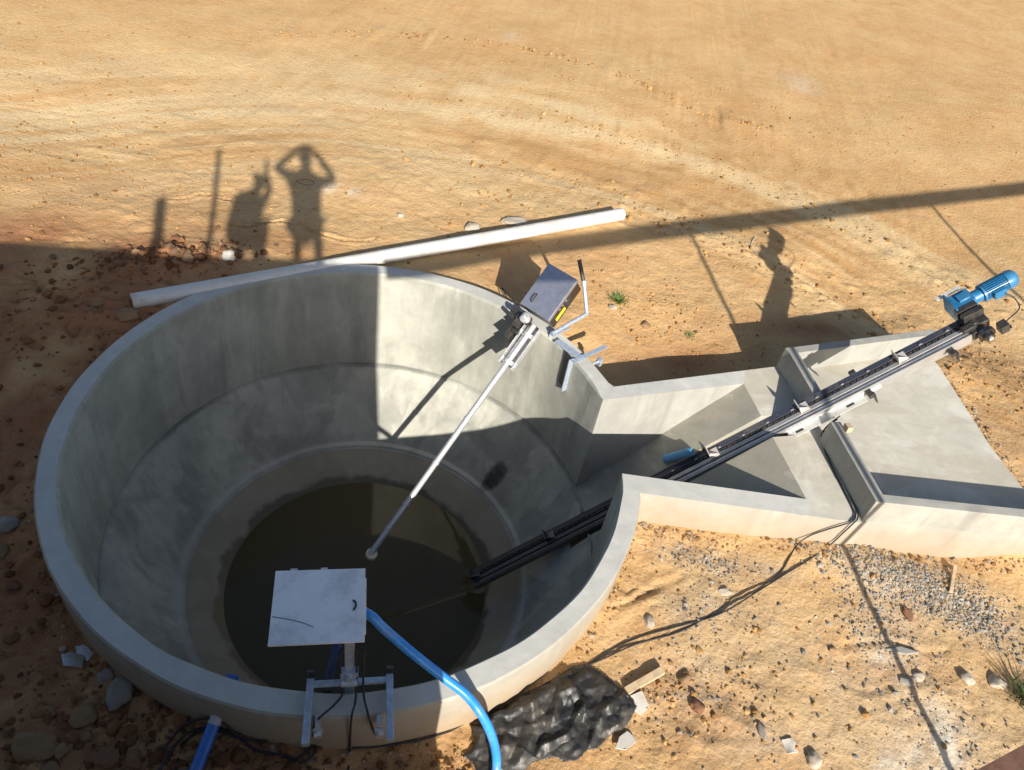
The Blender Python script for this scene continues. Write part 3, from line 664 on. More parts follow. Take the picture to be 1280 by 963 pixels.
P = np.concatenate([cloud(260, 870, 860, .40, .20, .3), cloud(160, 1000, 850, 1.1, .5), cloud(1500, 120, 120, 2.6, 1.6), cloud(700, 60, 220, 1.4, .6), cloud(700, 900, 160, 2.6, 1.2), cloud(140, 560, 930, .22, .1), cloud(160, 800, 380, .3, .3), cloud(300, 880, 400, .7, .5), cloud(260, 1240, 480, .5, .7), cloud(160, 620, 300, 1.0, .2)]); P = P[ok(P)]
scatter('soil_clods', P, lognorm(len(P), .0085, .5, .026), tint(len(P), SO), 6)

# ------------------------------------------------------------------ individual stones
def put(px, py, z=None):
    p = W(px, py, -.3)
    for _ in range(5):
        p = W(px, py, zg(p[0], p[1]))
    return p
LEFTMAT = {'rockpale': 'rockgrey', 'rockgrey': 'rockbrown'}  # darker swaps for stones in the building's shadow, shade put into colour
def stone_at(px, py, wpx, hpx, mat, label, group=None, name='stone', flat=.55, seed=0, rotz=None, sub=3):
    p = put(px, py); d = np.linalg.norm(p-[0, 0, CAMZ]); rx = wpx*d/FPX/2; ry = hpx*d/FPX/2*1.25
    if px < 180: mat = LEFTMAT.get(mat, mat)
    bm = bmesh.new(); rad = (rx*1.08, ry*1.08, min(rx, ry)*flat*1.25); rock_bm(bm, p+np.array([0, 0, rad[2]*.20]), rad, seed+int(px*7+py), sub, rotz=.2 if rotz is None else rotz)
    o = bmo(name, bm, M[mat], None, True, ang=35); tag(o, label, name, group); return o
ST = [(287, 321, 17, 15, 'white', 'smooth round white stone beside the squatting figure\'s shadow'),
      (591, 286, 19, 14, 'rockpale', 'pale angular stone just beyond the white pipe, left of the flat one'),
      (645, 279, 34, 12, 'rockpale', 'long flat pale stone just beyond the white pipe'),
      (131, 846, 16, 13, 'rockpale', 'small rounded stone against the foot of the pit wall'),
      (150, 868, 27, 24, 'rockpale', 'large greyish stone beside the pit wall, below the small rounded one'),
      (45, 932, 42, 22, 'rockbrown', 'largest flat brown stone in the shaded rubble'),
      (104, 896, 26, 17, 'rockbrown', 'flat tan stone in the shaded rubble left of the blue pipe'),
      (58, 891, 20, 10, 'rockgrey', 'thin grey stone in the shaded rubble above the largest flat one'),
      (80, 938, 17, 13, 'rockbrown', 'brown stone right beside the largest flat rubble stone'),
      (65, 960, 18, 14, 'rockgrey', 'round grey stone at the bottom edge of the rubble'),
      (106, 921, 12, 10, 'rockbrown', 'small brown cube-like stone in the middle of the rubble'),
      (90, 922, 12, 11, 'rockred', 'small reddish stone left of the brown cube-like one'),
      (134, 950, 24, 17, 'rockred', 'large dark red stone in the rubble by the bottom edge'),
      (168, 951, 17, 17, 'rockred', 'dark red stone right of the large red rubble stone'),
      (177, 937, 13, 14, 'rockbrown', 'upright brown stone near the cables and blue pipe'),
      (10, 656, 20, 17, 'rockpale', 'large greyish stone at the left edge of the photo beside the pit'),
      (3, 690, 12, 14, 'rockbrown', 'brown stone at the left edge below the greyish one'),
      (16, 733, 14, 9, 'rockred', 'small red stone low on the shaded left bank'),
      (812, 777, 11, 14, 'rockpale', 'pale stone standing alone on the sunlit sand near the pit'),
      (857, 850, 15, 11, 'rockbrown', 'brown stone beyond the end of the wooden plank'),
      (872, 884, 17, 13, 'rockred', 'dark clod casting a black shadow on the sunlit ground'),
      (1131, 851, 15, 11, 'rockgrey', 'grey stone in the shadow line of the leaning post'),
      (1208, 849, 14, 11, 'rockpale', 'white flat stone with a shadow, left of two'),
      (1246, 854, 19, 12, 'rockpale', 'white flat stone with a shadow, right of two near the bush'),
      (1148, 846, 13, 9, 'rockpale', 'pale stone just right of the leaning post shadow'),
      (953, 913, 9, 16, 'rockgrey', 'pale upright shard on the sunlit ground near the bottom'),
      (906, 741, 15, 7, 'rockpale', 'thin pale shard on the sand beside the cable'),
      (1017, 951, 16, 14, 'rockpale', 'pale rounded stone at the bottom edge of the sunlit ground'),
      (1134, 767, 9, 14, 'rockred', 'dark reddish stone below the gravel heap'),
      (806, 407, 12, 9, 'rockbrown', 'brown stone below the green grass tuft'),
      (766, 385, 10, 8, 'rockpale', 'pale stone at the foot of the green grass tuft'),
      (1040, 812, 9, 7, 'rockbrown', 'small brown stone left of the leaning post shadow'),
      (500, 270, 8, 6, 'rockpale', 'small pale stone beyond the white pipe, nearest the standing shadow'),
      (213, 330, 20, 14, 'rockbrown', 'large brown clod on top of the spoil bank by the pipe end'),
      (236, 322, 14, 18, 'rockbrown', 'upright brown clod on the spoil bank below the short post shadow'),
      (160, 395, 24, 15, 'rockbrown', 'brown clod on the bank left of the white pipe end')]
for i, (px, py, wp, hp_, mt, lb) in enumerate(ST): stone_at(px, py, wp, hp_, mt, lb, group='stones and clods in the shaded rubble' if px < 240 else 'loose stones on the sunlit ground', name='clod' if 'clod' in lb else 'stone', seed=i*13)
# flat concrete flake
def slab_piece(name, px, pts, th, mat, label, cat, lift=.0, curl=0, seed=1):
    ps = [put(*p) for p in pts]; bm = bmesh.new(); zt = max(p[2] for p in ps)+lift
    hi = [bm.verts.new((p[0], p[1], zt+th)) for p in ps]; lo = [bm.verts.new((p[0], p[1], zt-.01)) for p in ps]; n = len(ps)
    bm.faces.new(hi)
    for i in range(n): bm.faces.new((lo[i], lo[(i+1) % n], hi[(i+1) % n], hi[i]))
    bm.faces.new(lo[::-1])
    if curl:
        bmesh.ops.subdivide_edges(bm, edges=bm.edges[:], cuts=4, use_grid_fill=True)
        for v in bm.verts: v.co.z += curl*float(fbm(v.co.x*14, v.co.y*14, seed=seed, o=3))+abs(curl)*.4
    return tag(bmo(name, bm, mat, None, bool(curl), bevel=0 if curl else .003), label, cat)
slab_piece('concrete_flake', None, ((1107, 812), (1125, 809), (1148, 817), (1130, 819)), .012, M['conc'], 'flat pale concrete flake lying across the leaning post shadow', 'rubble')
slab_piece('paper_scrap', None, ((976, 926), (990, 924), (997, 941), (984, 943)), .006, M['paper'], 'small white paper scrap on the sunlit ground near the bottom', 'litter', curl=.014)
slab_piece('paper_rag', None, ((782, 872), (800, 868), (812, 884), (800, 895), (790, 888)), .006, M['paper'], 'crumpled white paper rag at the tip of the black sheet', 'litter', curl=.03, seed=5)
slab_piece('plastic_scrap', None, ((772, 925), (784, 914), (794, 930), (780, 940), (768, 938)), .004, M['paper'], 'torn pale plastic scrap at the lower corner of the black sheet', 'litter', curl=.03, seed=9)
slab_piece('foil_scrap', None, ((80, 824), (92, 819), (108, 824), (104, 838), (82, 838)), .012, M['foil'], 'crumpled silver foil scrap lying on the shaded soil', 'litter', curl=.03, seed=12)
slab_piece('foil_scrap', None, ((96, 812), (106, 808), (118, 818), (110, 828), (98, 822)), .012, M['foil'], 'smaller grey foil scrap behind the silver one', 'litter', curl=.03, seed=15)
bm = bmesh.new(); a, b = put(782, 866), put(826, 842); beam(bm, a+[0, 0, .025], b+[0, 0, .05], .06, .03); tag(bmo('wooden_plank', bm, M['wood'], bevel=.003), 'short wooden plank lying beside the black plastic sheet', 'plank')
a, b = put(1187, 742), put(1190, 712); bm = bmesh.new(); beam(bm, a+[0, 0, .02], b+[0, 0, .05], .03, .02); tag(bmo('wooden_stake', bm, M['wood'], bevel=.002), 'thin wooden stake lying in the gravel heap', 'stake')
# grass
def tuft(px, py, n, h, spread, mat, name, label, seed):
    p = put(px, py); rg_ = np.random.default_rng(seed); bm = bmesh.new()
    for k in range(n):
        a_ = rg_.uniform(0, 6.28); r0 = abs(rg_.normal(0, spread)); b0 = p+np.array([math.cos(a_)*r0, math.sin(a_)*r0, 0]); b0[2] = zg(b0[0], b0[1])-.005
        hh = h*rg_.uniform(.4, 1.1); ln = rg_.uniform(.2, 1.0)*hh; a2 = a_+rg_.normal(0, .7); wd = rg_.uniform(.003, .006)*(h/.1)**.5; sd_ = np.array([-math.sin(a2), math.cos(a2), 0])*wd; prev = None
        for j in range(4):
            u_ = j/3; c_ = b0+np.array([math.cos(a2)*ln*u_**1.6, math.sin(a2)*ln*u_**1.6, hh*(u_-.25*u_*u_)]); w_ = 1-u_*.95
            pr = (bm.verts.new(V(c_-sd_*w_)), bm.verts.new(V(c_+sd_*w_)))
            if prev: bm.faces.new((prev[0], prev[1], pr[1], pr[0]))
            prev = pr
    return tag(bmo(name, bm, mat, None, True), label, 'plant')
tuft(773, 377, 280, .09, .065, M['grass'], 'grass_tuft', 'bright green grass tuft on the sandy ground right of the far mixer', 1)
tuft(862, 421, 70, .06, .045, M['grass'], 'grass_tuft', 'sparse low grass beside the channel wall shadow', 2)
tuft(1284, 876, 200, .20, .06, M['bush'], 'bush', 'dark spiky green bush at the right edge of the photo', 3)
# twigs and wires on the sand
def wire(name, pts, rad, mat, label, cat, lift=.006, free=False):
    bm = bmesh.new(); P_ = [p if free else put(*p)+[0, 0, lift] for p in pts]; tube(bm, spline(P_, 6), rad, 8); return tag(bmo(name, bm, mat, None, True), label, cat)
wire('wire_loop', [(370, 228), (376, 225), (388, 226), (393, 230), (386, 232), (376, 230), (371, 227)], .003, M['rust'], 'small dark wire loop on the sand inside the standing figure\'s shadow', 'wire')
wire('white_string', [(944, 296), (940, 303), (938, 310), (943, 315), (946, 321)], .005, M['paper'], 'thin white string curled on the sand left of the motor shadow', 'string')

# ------------------------------------------------------------------ white pipe
a, b = W(165, 377.5, -.02), W(777, 268, -.09); L_ = unit(b-a)
bm = bmesh.new(); hollow(bm, a, b, .081, .073, 36)
tag(bmo('plastic_pipe', bm, M['pvc'], None, True), 'long white plastic pipe lying on the soil behind the pit rim', 'pipe')

# ------------------------------------------------------------------ far mixer (sunlit, on the far rim)
mx = thing('slurry_mixer', 'stainless steel mixer with long bright shaft, clamped to the far sunlit rim', 'mixer', 'mixers on the pit rim')
d = unit([-.411, -.656, -.633]); tv = unit(np.cross(d, [0, 0, 1.])); tv = tv if tv[0] > 0 else -tv; nv = np.cross(tv, d); nv = nv if nv[2] > 0 else -nv
SA = np.array([-.152, 5.863, -.310])
c1 = np.array([.133, 6.61, .65]); c2 = np.array([.433, 6.417, .615]); ctr = (c1+c2)/2+d*.25
bm = bmesh.new(); box(bm, ctr-nv*.125, (d, tv, nv), (.49, .35, .23)); hs = bmo('motor_housing', bm, M['darksteel'], mx, bevel=.006)
bm = bmesh.new(); box(bm, ctr, (d, tv, nv), (.505, .365, .014)); box(bm, ctr-tv*.184-nv*.02, (d, tv, nv), (.505, .004, .04)); box(bm, ctr+tv*.184-nv*.02, (d, tv, nv), (.505, .004, .04)); lid = bmo('lid', bm, M['lid'], hs, bevel=.004)
hx = ctr+d*.13-tv*.09+nv*.009
bm = bmesh.new(); tube(bm, spline([hx-d*.05, hx-d*.035+nv*.012-tv*.012, hx+nv*.014-tv*.014, hx+d*.035+nv*.012-tv*.012, hx+d*.05]+[hx+d*.035+tv*.01+nv*.004, hx-d*.035+tv*.01+nv*.004, hx-d*.05], 4), .006, 8); bmo('handle', bm, M['black'], lid, True)
bm = bmesh.new(); box(bm, ctr+tv*.1775-nv*.17+d*.10, (d, tv, nv), (.16, .004, .05)); bmo('sticker', bm, M['yellow'], hs)
for q_ in (.02, -.03, -.09):
    bm = bmesh.new(); box(bm, ctr+tv*.1775-nv*.085+d*(q_+.06), (d, tv, nv), (.022, .003, .008)); bmo('vent_slot', bm, M['alu'], hs)
def sh(t): return SA+d*t
bm = bmesh.new(); tube(bm, [sh(-.62), sh(2.24)], .0315, 20); bmo('shaft', bm, M['steel'], mx, True)
for t_ in (.55, 1.1, 1.62, 1.92):
    bm = bmesh.new(); tube(bm, [sh(t_), sh(t_+.03)], .0365, 20); bmo('shaft_collar', bm, M['steel'], mx, True)
bm = bmesh.new(); e = sh(2.24); tube(bm, [e-[0, 0, .03], e+np.array([.010, -.008, .012])], .058, 24); bmo('end_cap', bm, plain('tan_end_disc', (.72, .58, .42), .7), mx, True, ang=30)
# cradle that carries the shaft
bm = bmesh.new()
beam(bm, sh(-.62)+tv*.085-nv*.02, sh(-.10)+tv*.085-nv*.02, .012, .075, nv); beam(bm, sh(-.62)-tv*.085-nv*.02, sh(-.10)-tv*.085-nv*.02, .012, .075, nv)
beam(bm, sh(-.60)-nv*.062, sh(-.12)-nv*.062, .16, .008, nv)
bmo('cradle', bm, M['steel'], mx, bevel=.003)
for t_ in (-.50, -.16):
    bm = bmesh.new(); box(bm, sh(t_), (d, tv, nv), (.05, .20, .02)); cyl(bm, sh(t_)-d*.02, sh(t_)+d*.02, .047); bmo('shaft_clamp', bm, M['alu'], mx, bevel=.003)
g0 = sh(-.62)-tv*.13+nv*.03
bm = bmesh.new(); cyl(bm, g0-tv*.06, g0+tv*.08, .05); box(bm, g0+d*.08-tv*.02, (d, tv, nv), (.10, .07, .08)); cyl(bm, g0+d*.16-tv*.03, g0+d*.16+tv*.05, .028); box(bm, g0-nv*.09+d*.04, (d, tv, nv), (.16, .05, .08)); box(bm, g0+d*.20-tv*.05-nv*.05, (d, tv, nv), (.12, .03, .14)); cyl(bm, g0+d*.05-tv*.10-nv*.04, g0+d*.05-tv*.10+nv*.10, .022); cyl(bm, g0-d*.02-tv*.09, g0-d*.02-tv*.16, .03); beam(bm, g0+d*.10-nv*.10, g0+d*.34-nv*.06, .02, .05); bmo('gear_unit', bm, M['blackmetal'], mx, True, ang=30)
g1 = g0+tv*.05+nv*.09
bm = bmesh.new(); cyl(bm, g1-nv*.03, g1, .055, 24); cyl(bm, g1, g1+nv*.022, .036, 24); cyl(bm, g1+nv*.022, g1+nv*.05, .014, 12); bmo('flange', bm, M['steel'], mx, True, ang=30)
# rim bracket
br = bpy.data.objects.new('rim_bracket', None)
bm = bmesh.new()
pA0, pA1 = W(690, 417, .07), W(733, 396, .07); pB0, pB1 = W(716, 453, .025), W(758, 433, .025)
angle_iron(bm, pB0, pB1, .05); beam(bm, W(696, 426, .022), W(727, 449, .022), .075, .022); angle_iron(bm, pA0+[0, 0, -.03], (pA0+pA1)/2+[0, 0, -.03], .05)
rb = bmo('rim_bracket', bm, M['galv'], mx, bevel=.003)
th_ = ang(W(707, 447, 0)); rad_ = np.array([math.cos(th_), math.sin(th_), 0]); tan_ = np.array([-rad_[1], rad_[0], 0]); pc = np.array([*PITC, 0])+rad_*(RI-.016)
bm = bmesh.new(); box(bm, pc+[0, 0, -.18], (tan_, rad_, np.array([0, 0, 1.])), (.10, .012, .42)); bmo('bracket_leg', bm, M['darksteel'], rb, bevel=.002)
bm = bmesh.new(); box(bm, pc+tan_*-.075-rad_*.02+[0, 0, -.19], (tan_, rad_, np.array([0, 0, 1.])), (.014, .06, .44)); bmo('bracket_leg', bm, M['galv'], rb, bevel=.002)
pC = W(749, 452, -.06); bm = bmesh.new(); cyl(bm, pC-rad_*.10, pC+rad_*.03, .014); box(bm, pC, (rad_, tan_, np.array([0, 0, 1.])), (.03, .06, .09)); bmo('clamp_screw', bm, M['galv'], rb, True, ang=30)
# tilting lever: pivot, elbow, upright tube and dark grip
eb = pA1+[0, 0, .04]; ut = W(730, 355, .36); gt = W(724, 325, .55)
bm = bmesh.new(); tube(bm, [pA0, eb], .021, 14); tube(bm, [eb-[0, 0, .01], ut], .021, 14); tube(bm, [ut-unit(ut-eb)*.02, ut+unit(ut-eb)*.03], .028, 14); lv = bmo('tilt_lever', bm, M['galv'], mx, True, ang=35)
bm = bmesh.new(); tube(bm, [ut, gt], .022, 14); bmo('grip', bm, M['blackmetal'], lv, True, ang=35)
bm = bmesh.new(); tube(bm, spline([W(640, 378, .05), W(633, 371, -.05), W(628, 360, -.1), W(650, 385, .1), W(660, 392, .15)], 6), .006, 8); bmo('cable', bm, M['black'], mx, True)

# ------------------------------------------------------------------ near mixer (shaded, on the near rim)
m2 = thing('slurry_mixer', 'shaded pump with a large pale square lid, mounted on the near rim', 'mixer', 'mixers on the pit rim')
ZL = .82
lc = [W(341, 715, ZL), W(456, 711, ZL), W(456.5, 803, ZL), W(338.5, 808, ZL)]
lx = unit((lc[1]-lc[0])+(lc[2]-lc[3])); ly = unit(np.cross([0, 0, 1.], lx)); cc_ = sum(lc)/4
lw = (np.linalg.norm(lc[1]-lc[0])+np.linalg.norm(lc[2]-lc[3]))/2; lh = (np.linalg.norm(lc[0]-lc[3])+np.linalg.norm(lc[1]-lc[2]))/2
az_ = np.array([0, 0, 1.])
bm = bmesh.new(); box(bm, cc_-az_*.065+ly*.05, (lx, ly, az_), (lw-.05, lh-.16, .11)); h2 = bmo('motor_housing', bm, M['darksteel'], m2, bevel=.006)
bm = bmesh.new(); box(bm, cc_, (lx, ly, az_), (lw, lh, .014)); box(bm, cc_+lx*(lw/2+.004)-az_*.02, (lx, ly, az_), (.006, lh*.75, .035)); l2 = bmo('lid', bm, M['lidpale'], h2, bevel=.004)
for k in (-.16, .02):
    bm = bmesh.new(); cyl(bm, cc_+lx*k+ly*(lh/2+.006)-lx*.02, cc_+lx*k+ly*(lh/2+.006)+lx*.02, .009, 10); bmo('hinge', bm, M['steel'], l2, True, ang=35)
hp2 = W(443, 757, ZL+.009); bm = bmesh.new(); tube(bm, spline([hp2+ly*.035-lx*.008, hp2+ly*.018+lx*.006+az_*.006, hp2+lx*.009+az_*.007, hp2-ly*.018+lx*.005+az_*.006, hp2-ly*.03-lx*.006], 5), .006, 8); bmo('handle', bm, M['black'], l2, True)
bm = bmesh.new(); tube(bm, spline([W(340.5, 771, ZL+.0075), W(358, 774, ZL+.0075), W(376, 778, ZL+.0075), W(392, 784, ZL+.0075)], 5), .0022, 6); bmo('scratch', bm, M['black'], l2, True)
pc2 = W(437, 830, .25); pc2[2] = 0
bm = bmesh.new(); box(bm, pc2+az_*-.95, (lx, ly, az_), (.06, .06, 3.25)); cl = bmo('column', bm, M['galv'], m2, bevel=.004)
bm = bmesh.new(); rg_ = np.random.default_rng(3)
box(bm, pc2+az_*.16-ly*.035, (lx, ly, az_), (.11, .05, .15)); cyl(bm, pc2+az_*.14-ly*.07-lx*.05, pc2+az_*.14-ly*.07+lx*.05, .028); cyl(bm, pc2+az_*.20-ly*.085, pc2+az_*.20-ly*.03, .02)
bmo('pivot_clamp', bm, M['galv'], m2, True, ang=30)
# bracket astride the rim
b0, b1 = W(388, 856, .06), W(487, 850, .06); e0, e1 = W(381.5, 932, .06), W(487.5, 926, .06)
bm = bmesh.new(); beam(bm, b0, b1, .035, .035); rb2 = bmo('rim_bracket', bm, M['galv'], m2, bevel=.003)
for p_, q_ in ((b0, e0), (b1, e1)):
    bm = bmesh.new(); u_ = unit(q_-p_); beam(bm, p_-u_*.03+az_*.002, q_, .045, .05); bmo('bracket_arm', bm, M['galv'], rb2, bevel=.003)
    bm = bmesh.new(); box(bm, p_-u_*.055-az_*.20, (lx, ly, az_), (.045, .012, .55)); bmo('bracket_leg', bm, M['darksteel'], rb2, bevel=.002)
def wallpt(px, py, off=.014):
    dd = W(px, py, 0)-[0, 0, CAMZ]; o2 = -PITC; A_ = dd[0]**2+dd[1]**2; B_ = 2*(dd[:2]@o2); C_ = o2@o2-(RO+off)**2
    k_ = (-B_-math.sqrt(max(0, B_*B_-4*A_*C_)))/(2*A_); return np.array([0, 0, CAMZ])+dd*k_
for px_ in (398, 474):
    c_ = wallpt(px_, 905, .03); bm = bmesh.new(); cyl(bm, c_-ly*.06, c_+ly*.09, .013, 12); box(bm, c_-ly*.05, (lx, ly, az_), (.06, .02, .06)); cyl(bm, c_-ly*.085, c_-ly*.06, .024, 6)
    box(bm, c_+az_*.05, (lx, ly, az_), (.035, .07, .025)); bmo('clamp_screw', bm, M['steel'], rb2, True, ang=30)
def hang(pts, name='cable', r_=.0075, n=7):
    bm = bmesh.new(); tube(bm, spline(pts, n), r_, 8); return bmo(name, bm, M['black'], m2, True)
hang([W(426, 812, .5), W(425, 835, .3), W(428, 852, .12), W(428, 868, .03), W(417, 882, .03), wallpt(402, 895, .02), wallpt(393, 905), wallpt(391, 920, .03)])
hang([W(445, 812, .5), W(446, 850, .15), W(444, 878, .03), wallpt(440, 893, .03), wallpt(438, 915, .02), put(437, 940)+[0, 0, .02], put(435, 968)+[0, 0, .01]])
hang([W(455, 812, .5), W(454, 850, .15), W(455, 872, .04), wallpt(460, 892, .03), wallpt(465, 908, .02), put(474, 930)+[0, 0, .02]])
bm = bmesh.new(); tube(bm, spline([W(424, 790, .72), W(420, 812, .45), W(416, 830, .1), W(411, 848, -.4), W(410, 856, -1.2), W(410, 862, -2.5)], 6), .030, 14); bmo('riser_hose', bm, plain('shaded_blue_hose', (.008, .035, .17), .4), m2, True)  # blue hose with the deep shade under the lid put into its colour

# blue hose over the rim
hp_ = [W(452, 764, .60), W(466, 772, .58), W(480, 786, .50), W(510, 812, .38), W(535, 832, .27), W(556, 848, .18), (W(582, 868, .11)), W(601, 892, .04), W(614, 918, -.12), W(620, 942, -.34), W(620, 965, -.46), W(614, 1000, -.49), W(600, 1050, -.5)]
bm = bmesh.new(); tube(bm, spline(hp_, 8), .0315, 20); tag(bmo('hose', bm, M['bluehose'], None, True), 'bright blue hose curving from the pale lidded pump over the rim', 'hose')
# blue pipe through the near wall
p1_, p3_ = W(240, 975, -.43), W(291.5, 844, -.16)
bm = bmesh.new(); hollow(bm, p1_, p3_, .040, .034, 24); bpz = bmo('drain_pipe', bm, M['bluepipe'], None, True, ang=40); tag(bpz, 'straight blue plastic pipe passing through the shaded near pit wall', 'pipe')
u_ = unit(p3_-p1_); bm = bmesh.new(); e_ = p1_+(p3_-p1_)*.52; tube(bm, [e_, e_+u_*.09], .0425, 24); bmo('pipe_tape', bm, plain('grey_tape', (.42, .44, .47), .6), bpz, True, ang=40)
# cut blue pipe in the channel
def rampw(px, py, up=.05):
    dd = W(px, py, 0)-[0, 0, CAMZ]; n_ = rn; o_ = np.array([0, 0, CAMZ]); k_ = ((np.array([*Ni, 0])-o_)@n_)/(dd@n_); return o_+dd*k_+n_*up
bm = bmesh.new(); hollow(bm, rampw(832, 577, .045), rampw(868, 567, .045), .043, .037, 24)
tag(bmo('pipe_offcut', bm, plain('dusty_blue_plastic', (.10, .30, .50), .55, 0, .1, 9, .03, .4, dirt=(.34, .33, .28), dirtamt=.5), None, True, ang=40), 'short cut length of blue pipe lying in the shaded channel', 'pipe')

# ------------------------------------------------------------------ conveyor
cv = thing('scraper_conveyor', 'long inclined scraper chain conveyor climbing out of the pit channel to a blue motor', 'conveyor')
TL, TH = -3.80, 1.72
def cbeam(bm, y, z, wd, ht, t0=TL, t1=TH): box(bm, K((t0+t1)/2, y, z), (CX, CY, CZ), (t1-t0, wd, ht))
bm = bmesh.new(); cbeam(bm, 0, -.085, .205, .010); cbeam(bm, -.099, -.052, .008, .062); tr = bmo('trough', bm, M['rail'], cv)
bm = bmesh.new(); cbeam(bm, .0725, -.0455, .061, .066); bmo('side_rail', bm, M['railnavy'], tr, bevel=.003)
bm = bmesh.new(); cbeam(bm, -.014, -.050, .044, .050); bmo('side_rail', bm, M['rail'], tr, bevel=.004)
bm = bmesh.new(); tube(bm, [K(TL, -.066, -.052), K(TH, -.066, -.052)], .024, 14); bmo('side_rail', bm, M['railsteel'], tr, True)
# chain: alternating links
bm = bmesh.new(); t_ = TL
while t_ < TH:
    box(bm, K(t_+.022, .0255, -.024), (CX, CY, CZ), (.046, .012, .016)); cyl(bm, K(t_, .014, -.024), K(t_, .038, -.024), .011, 8)
    t_ += .062
bmo('chain', bm, M['blackmetal'], cv)
bm = bmesh.new(); cbeam(bm, -.012, -.132, .150, .082, .72, 1.64); bmo('return_housing', bm, M['rail'], tr, bevel=.004)
# small chain guides along the rail top
t_ = TL+.1
while t_ < TH: bm = bmesh.new(); box(bm, K(t_, .050, -.008), (CX, CY, CZ), (.028, .012, .010)); bmo('guide_clip', bm, M['rail'], tr); t_ += .26
FL = plain('pale_flight_plate', (.62, .57, .53), .5, .2, .1)
def t_of(px, py):
    best = None
    for t__ in np.arange(-4.4, 1.8, .005):
        p = K(t__, .02, 0)-np.array([0, 0, CAMZ]); zc = p@CF; dd = (640+FPX*(p@CR)/zc-px)**2+(481.5-FPX*(p@CU)/zc-py)**2
        if best is None or dd < best[0]: best = (dd, t__)
    return best[1]
TLX = TL
FPOS = [t_of(888, 570), t_of(1000, 513), t_of(1122, 451), t_of(687, 680), TL+.02]
for i, t_ in enumerate(FPOS):
    bm = bmesh.new(); mt = FL if i < 3 else M['darksteel']
    box(bm, K(t_, .03, .025), (CX, CY, CZ), (.010, .13, .085)); box(bm, K(t_+.045, .02, -.008), (CX, CY, CZ), (.09, .10, .010))
    v1 = [bm.verts.new(V(K(t_+.006, -.02, .0))), bm.verts.new(V(K(t_+.085, -.02, .0))), bm.verts.new(V(K(t_+.006, -.02, .065)))]
    v2 = [bm.verts.new(V(K(t_+.006, -.012, .0))), bm.verts.new(V(K(t_+.085, -.012, .0))), bm.verts.new(V(K(t_+.006, -.012, .065)))]
    bm.faces.new(v1); bm.faces.new(v2[::-1])
    for k in range(3): bm.faces.new((v1[k], v1[(k+1) % 3], v2[(k+1) % 3], v2[k]))
    bmo('flight', bm, mt, cv, bevel=.002)
# pale mounting plate on the near side with slots, and stand-off brackets
bm = bmesh.new(); pts = [(-.22, -.06), (.75, -.06), (.75, -.115), (.40, -.135), (.15, -.20), (-.10, -.17)]
for s_ in (0,):
    fr = [bm.verts.new(V(K(a_, -.110, b_))) for a_, b_ in pts]; bk = [bm.verts.new(V(K(a_, -.104, b_))) for a_, b_ in pts]
    bm.faces.new(fr); bm.faces.new(bk[::-1])
    for k in range(len(pts)): bm.faces.new((fr[k], fr[(k+1) % len(pts)], bk[(k+1) % len(pts)], bk[k]))
box(bm, K(.18, -.150, -.088), (CX, CY, CZ), (.78, .08, .006))
mp = bmo('mounting_plate', bm, M['plate'], cv)
for t_ in (-.10, .42):
    bm = bmesh.new(); box(bm, K(t_, -.150, -.084), (CX, CY, CZ), (.075, .02, .006)); bmo('slot', bm, M['black'], mp)
for t_ in (.62, 1.42):
    bm = bmesh.new(); box(bm, K(t_, -.14, -.07), (CX, CY, CZ), (.05, .09, .05)); box(bm, K(t_+.03, -.17, -.12), (CX, CY, CZ), (.012, .05, .14)); bmo('support_lug', bm, M['blackmetal'], cv, bevel=.003)
bm = bmesh.new(); box(bm, K(.60, .125, -.03), (CX, CY, CZ), (.06, .05, .04)); bmo('support_lug', bm, M['blackmetal'], cv, bevel=.003)
# drive head: end bearings, sprocket, gearbox and blue motor
bm = bmesh.new(); box(bm, K(1.69, 0, -.05), (CX, CY, CZ), (.10, .24, .10)); box(bm, K(1.78, .02, -.06), (CX, CY, CZ), (.10, .16, .14)); box(bm, K(1.64, -.05, .02), (CX, CY, CZ), (.12, .06, .05)); cyl(bm, K(1.70, -.06, .0), K(1.70, .10, .0), .05); cyl(bm, K(1.74, -.20, -.04), K(1.74, .16, -.04), .025); hd_ = bmo('drive_head', bm, M['blackmetal'], cv, True, .004, ang=30)
bm = bmesh.new(); cyl(bm, K(1.74, -.17, -.04), K(1.74, -.13, -.04), .075, 28); cyl(bm, K(1.74, -.21, -.04), K(1.74, -.17, -.04), .045, 24); bmo('end_bearing', bm, M['darksteel'], hd_, True, ang=30)
bm = bmesh.new(); cyl(bm, K(1.74, -.225, -.04), K(1.74, -.205, -.04), .022, 20); bmo('bearing_cap', bm, M['steel'], hd_, True, ang=30)
bm = bmesh.new(); box(bm, K(1.88, -.17, -.03), (CX, CY, CZ), (.075, .085, .10)); box(bm, K(1.925, -.17, -.03), (CX, CY, CZ), (.02, .10, .02)); bmo('limit_switch', bm, M['blackmetal'], hd_, bevel=.004)
def KM(t, y=0, z=0): return K(t+.10, y, z)
gy_, gz_ = .215, .03
bm = bmesh.new(); box(bm, KM(1.65, gy_, gz_), (CX, CY, CZ), (.18, .165, .17)); box(bm, KM(1.545, gy_, gz_), (CX, CY, CZ), (.016, .22, .22)); box(bm, KM(1.66, gy_, gz_+.09), (CX, CY, CZ), (.10, .09, .03)); cyl(bm, KM(1.68, gy_-.09, gz_), KM(1.68, gy_+.09, gz_), .068, 24); gb = bmo('gearbox', bm, M['blue'], cv, True, .006, ang=30)
bm = bmesh.new(); box(bm, KM(1.60, gy_+.125, gz_+.07), (CX, CY, CZ), (.24, .045, .008)); bmo('guard_plate', bm, M['plate'], gb)
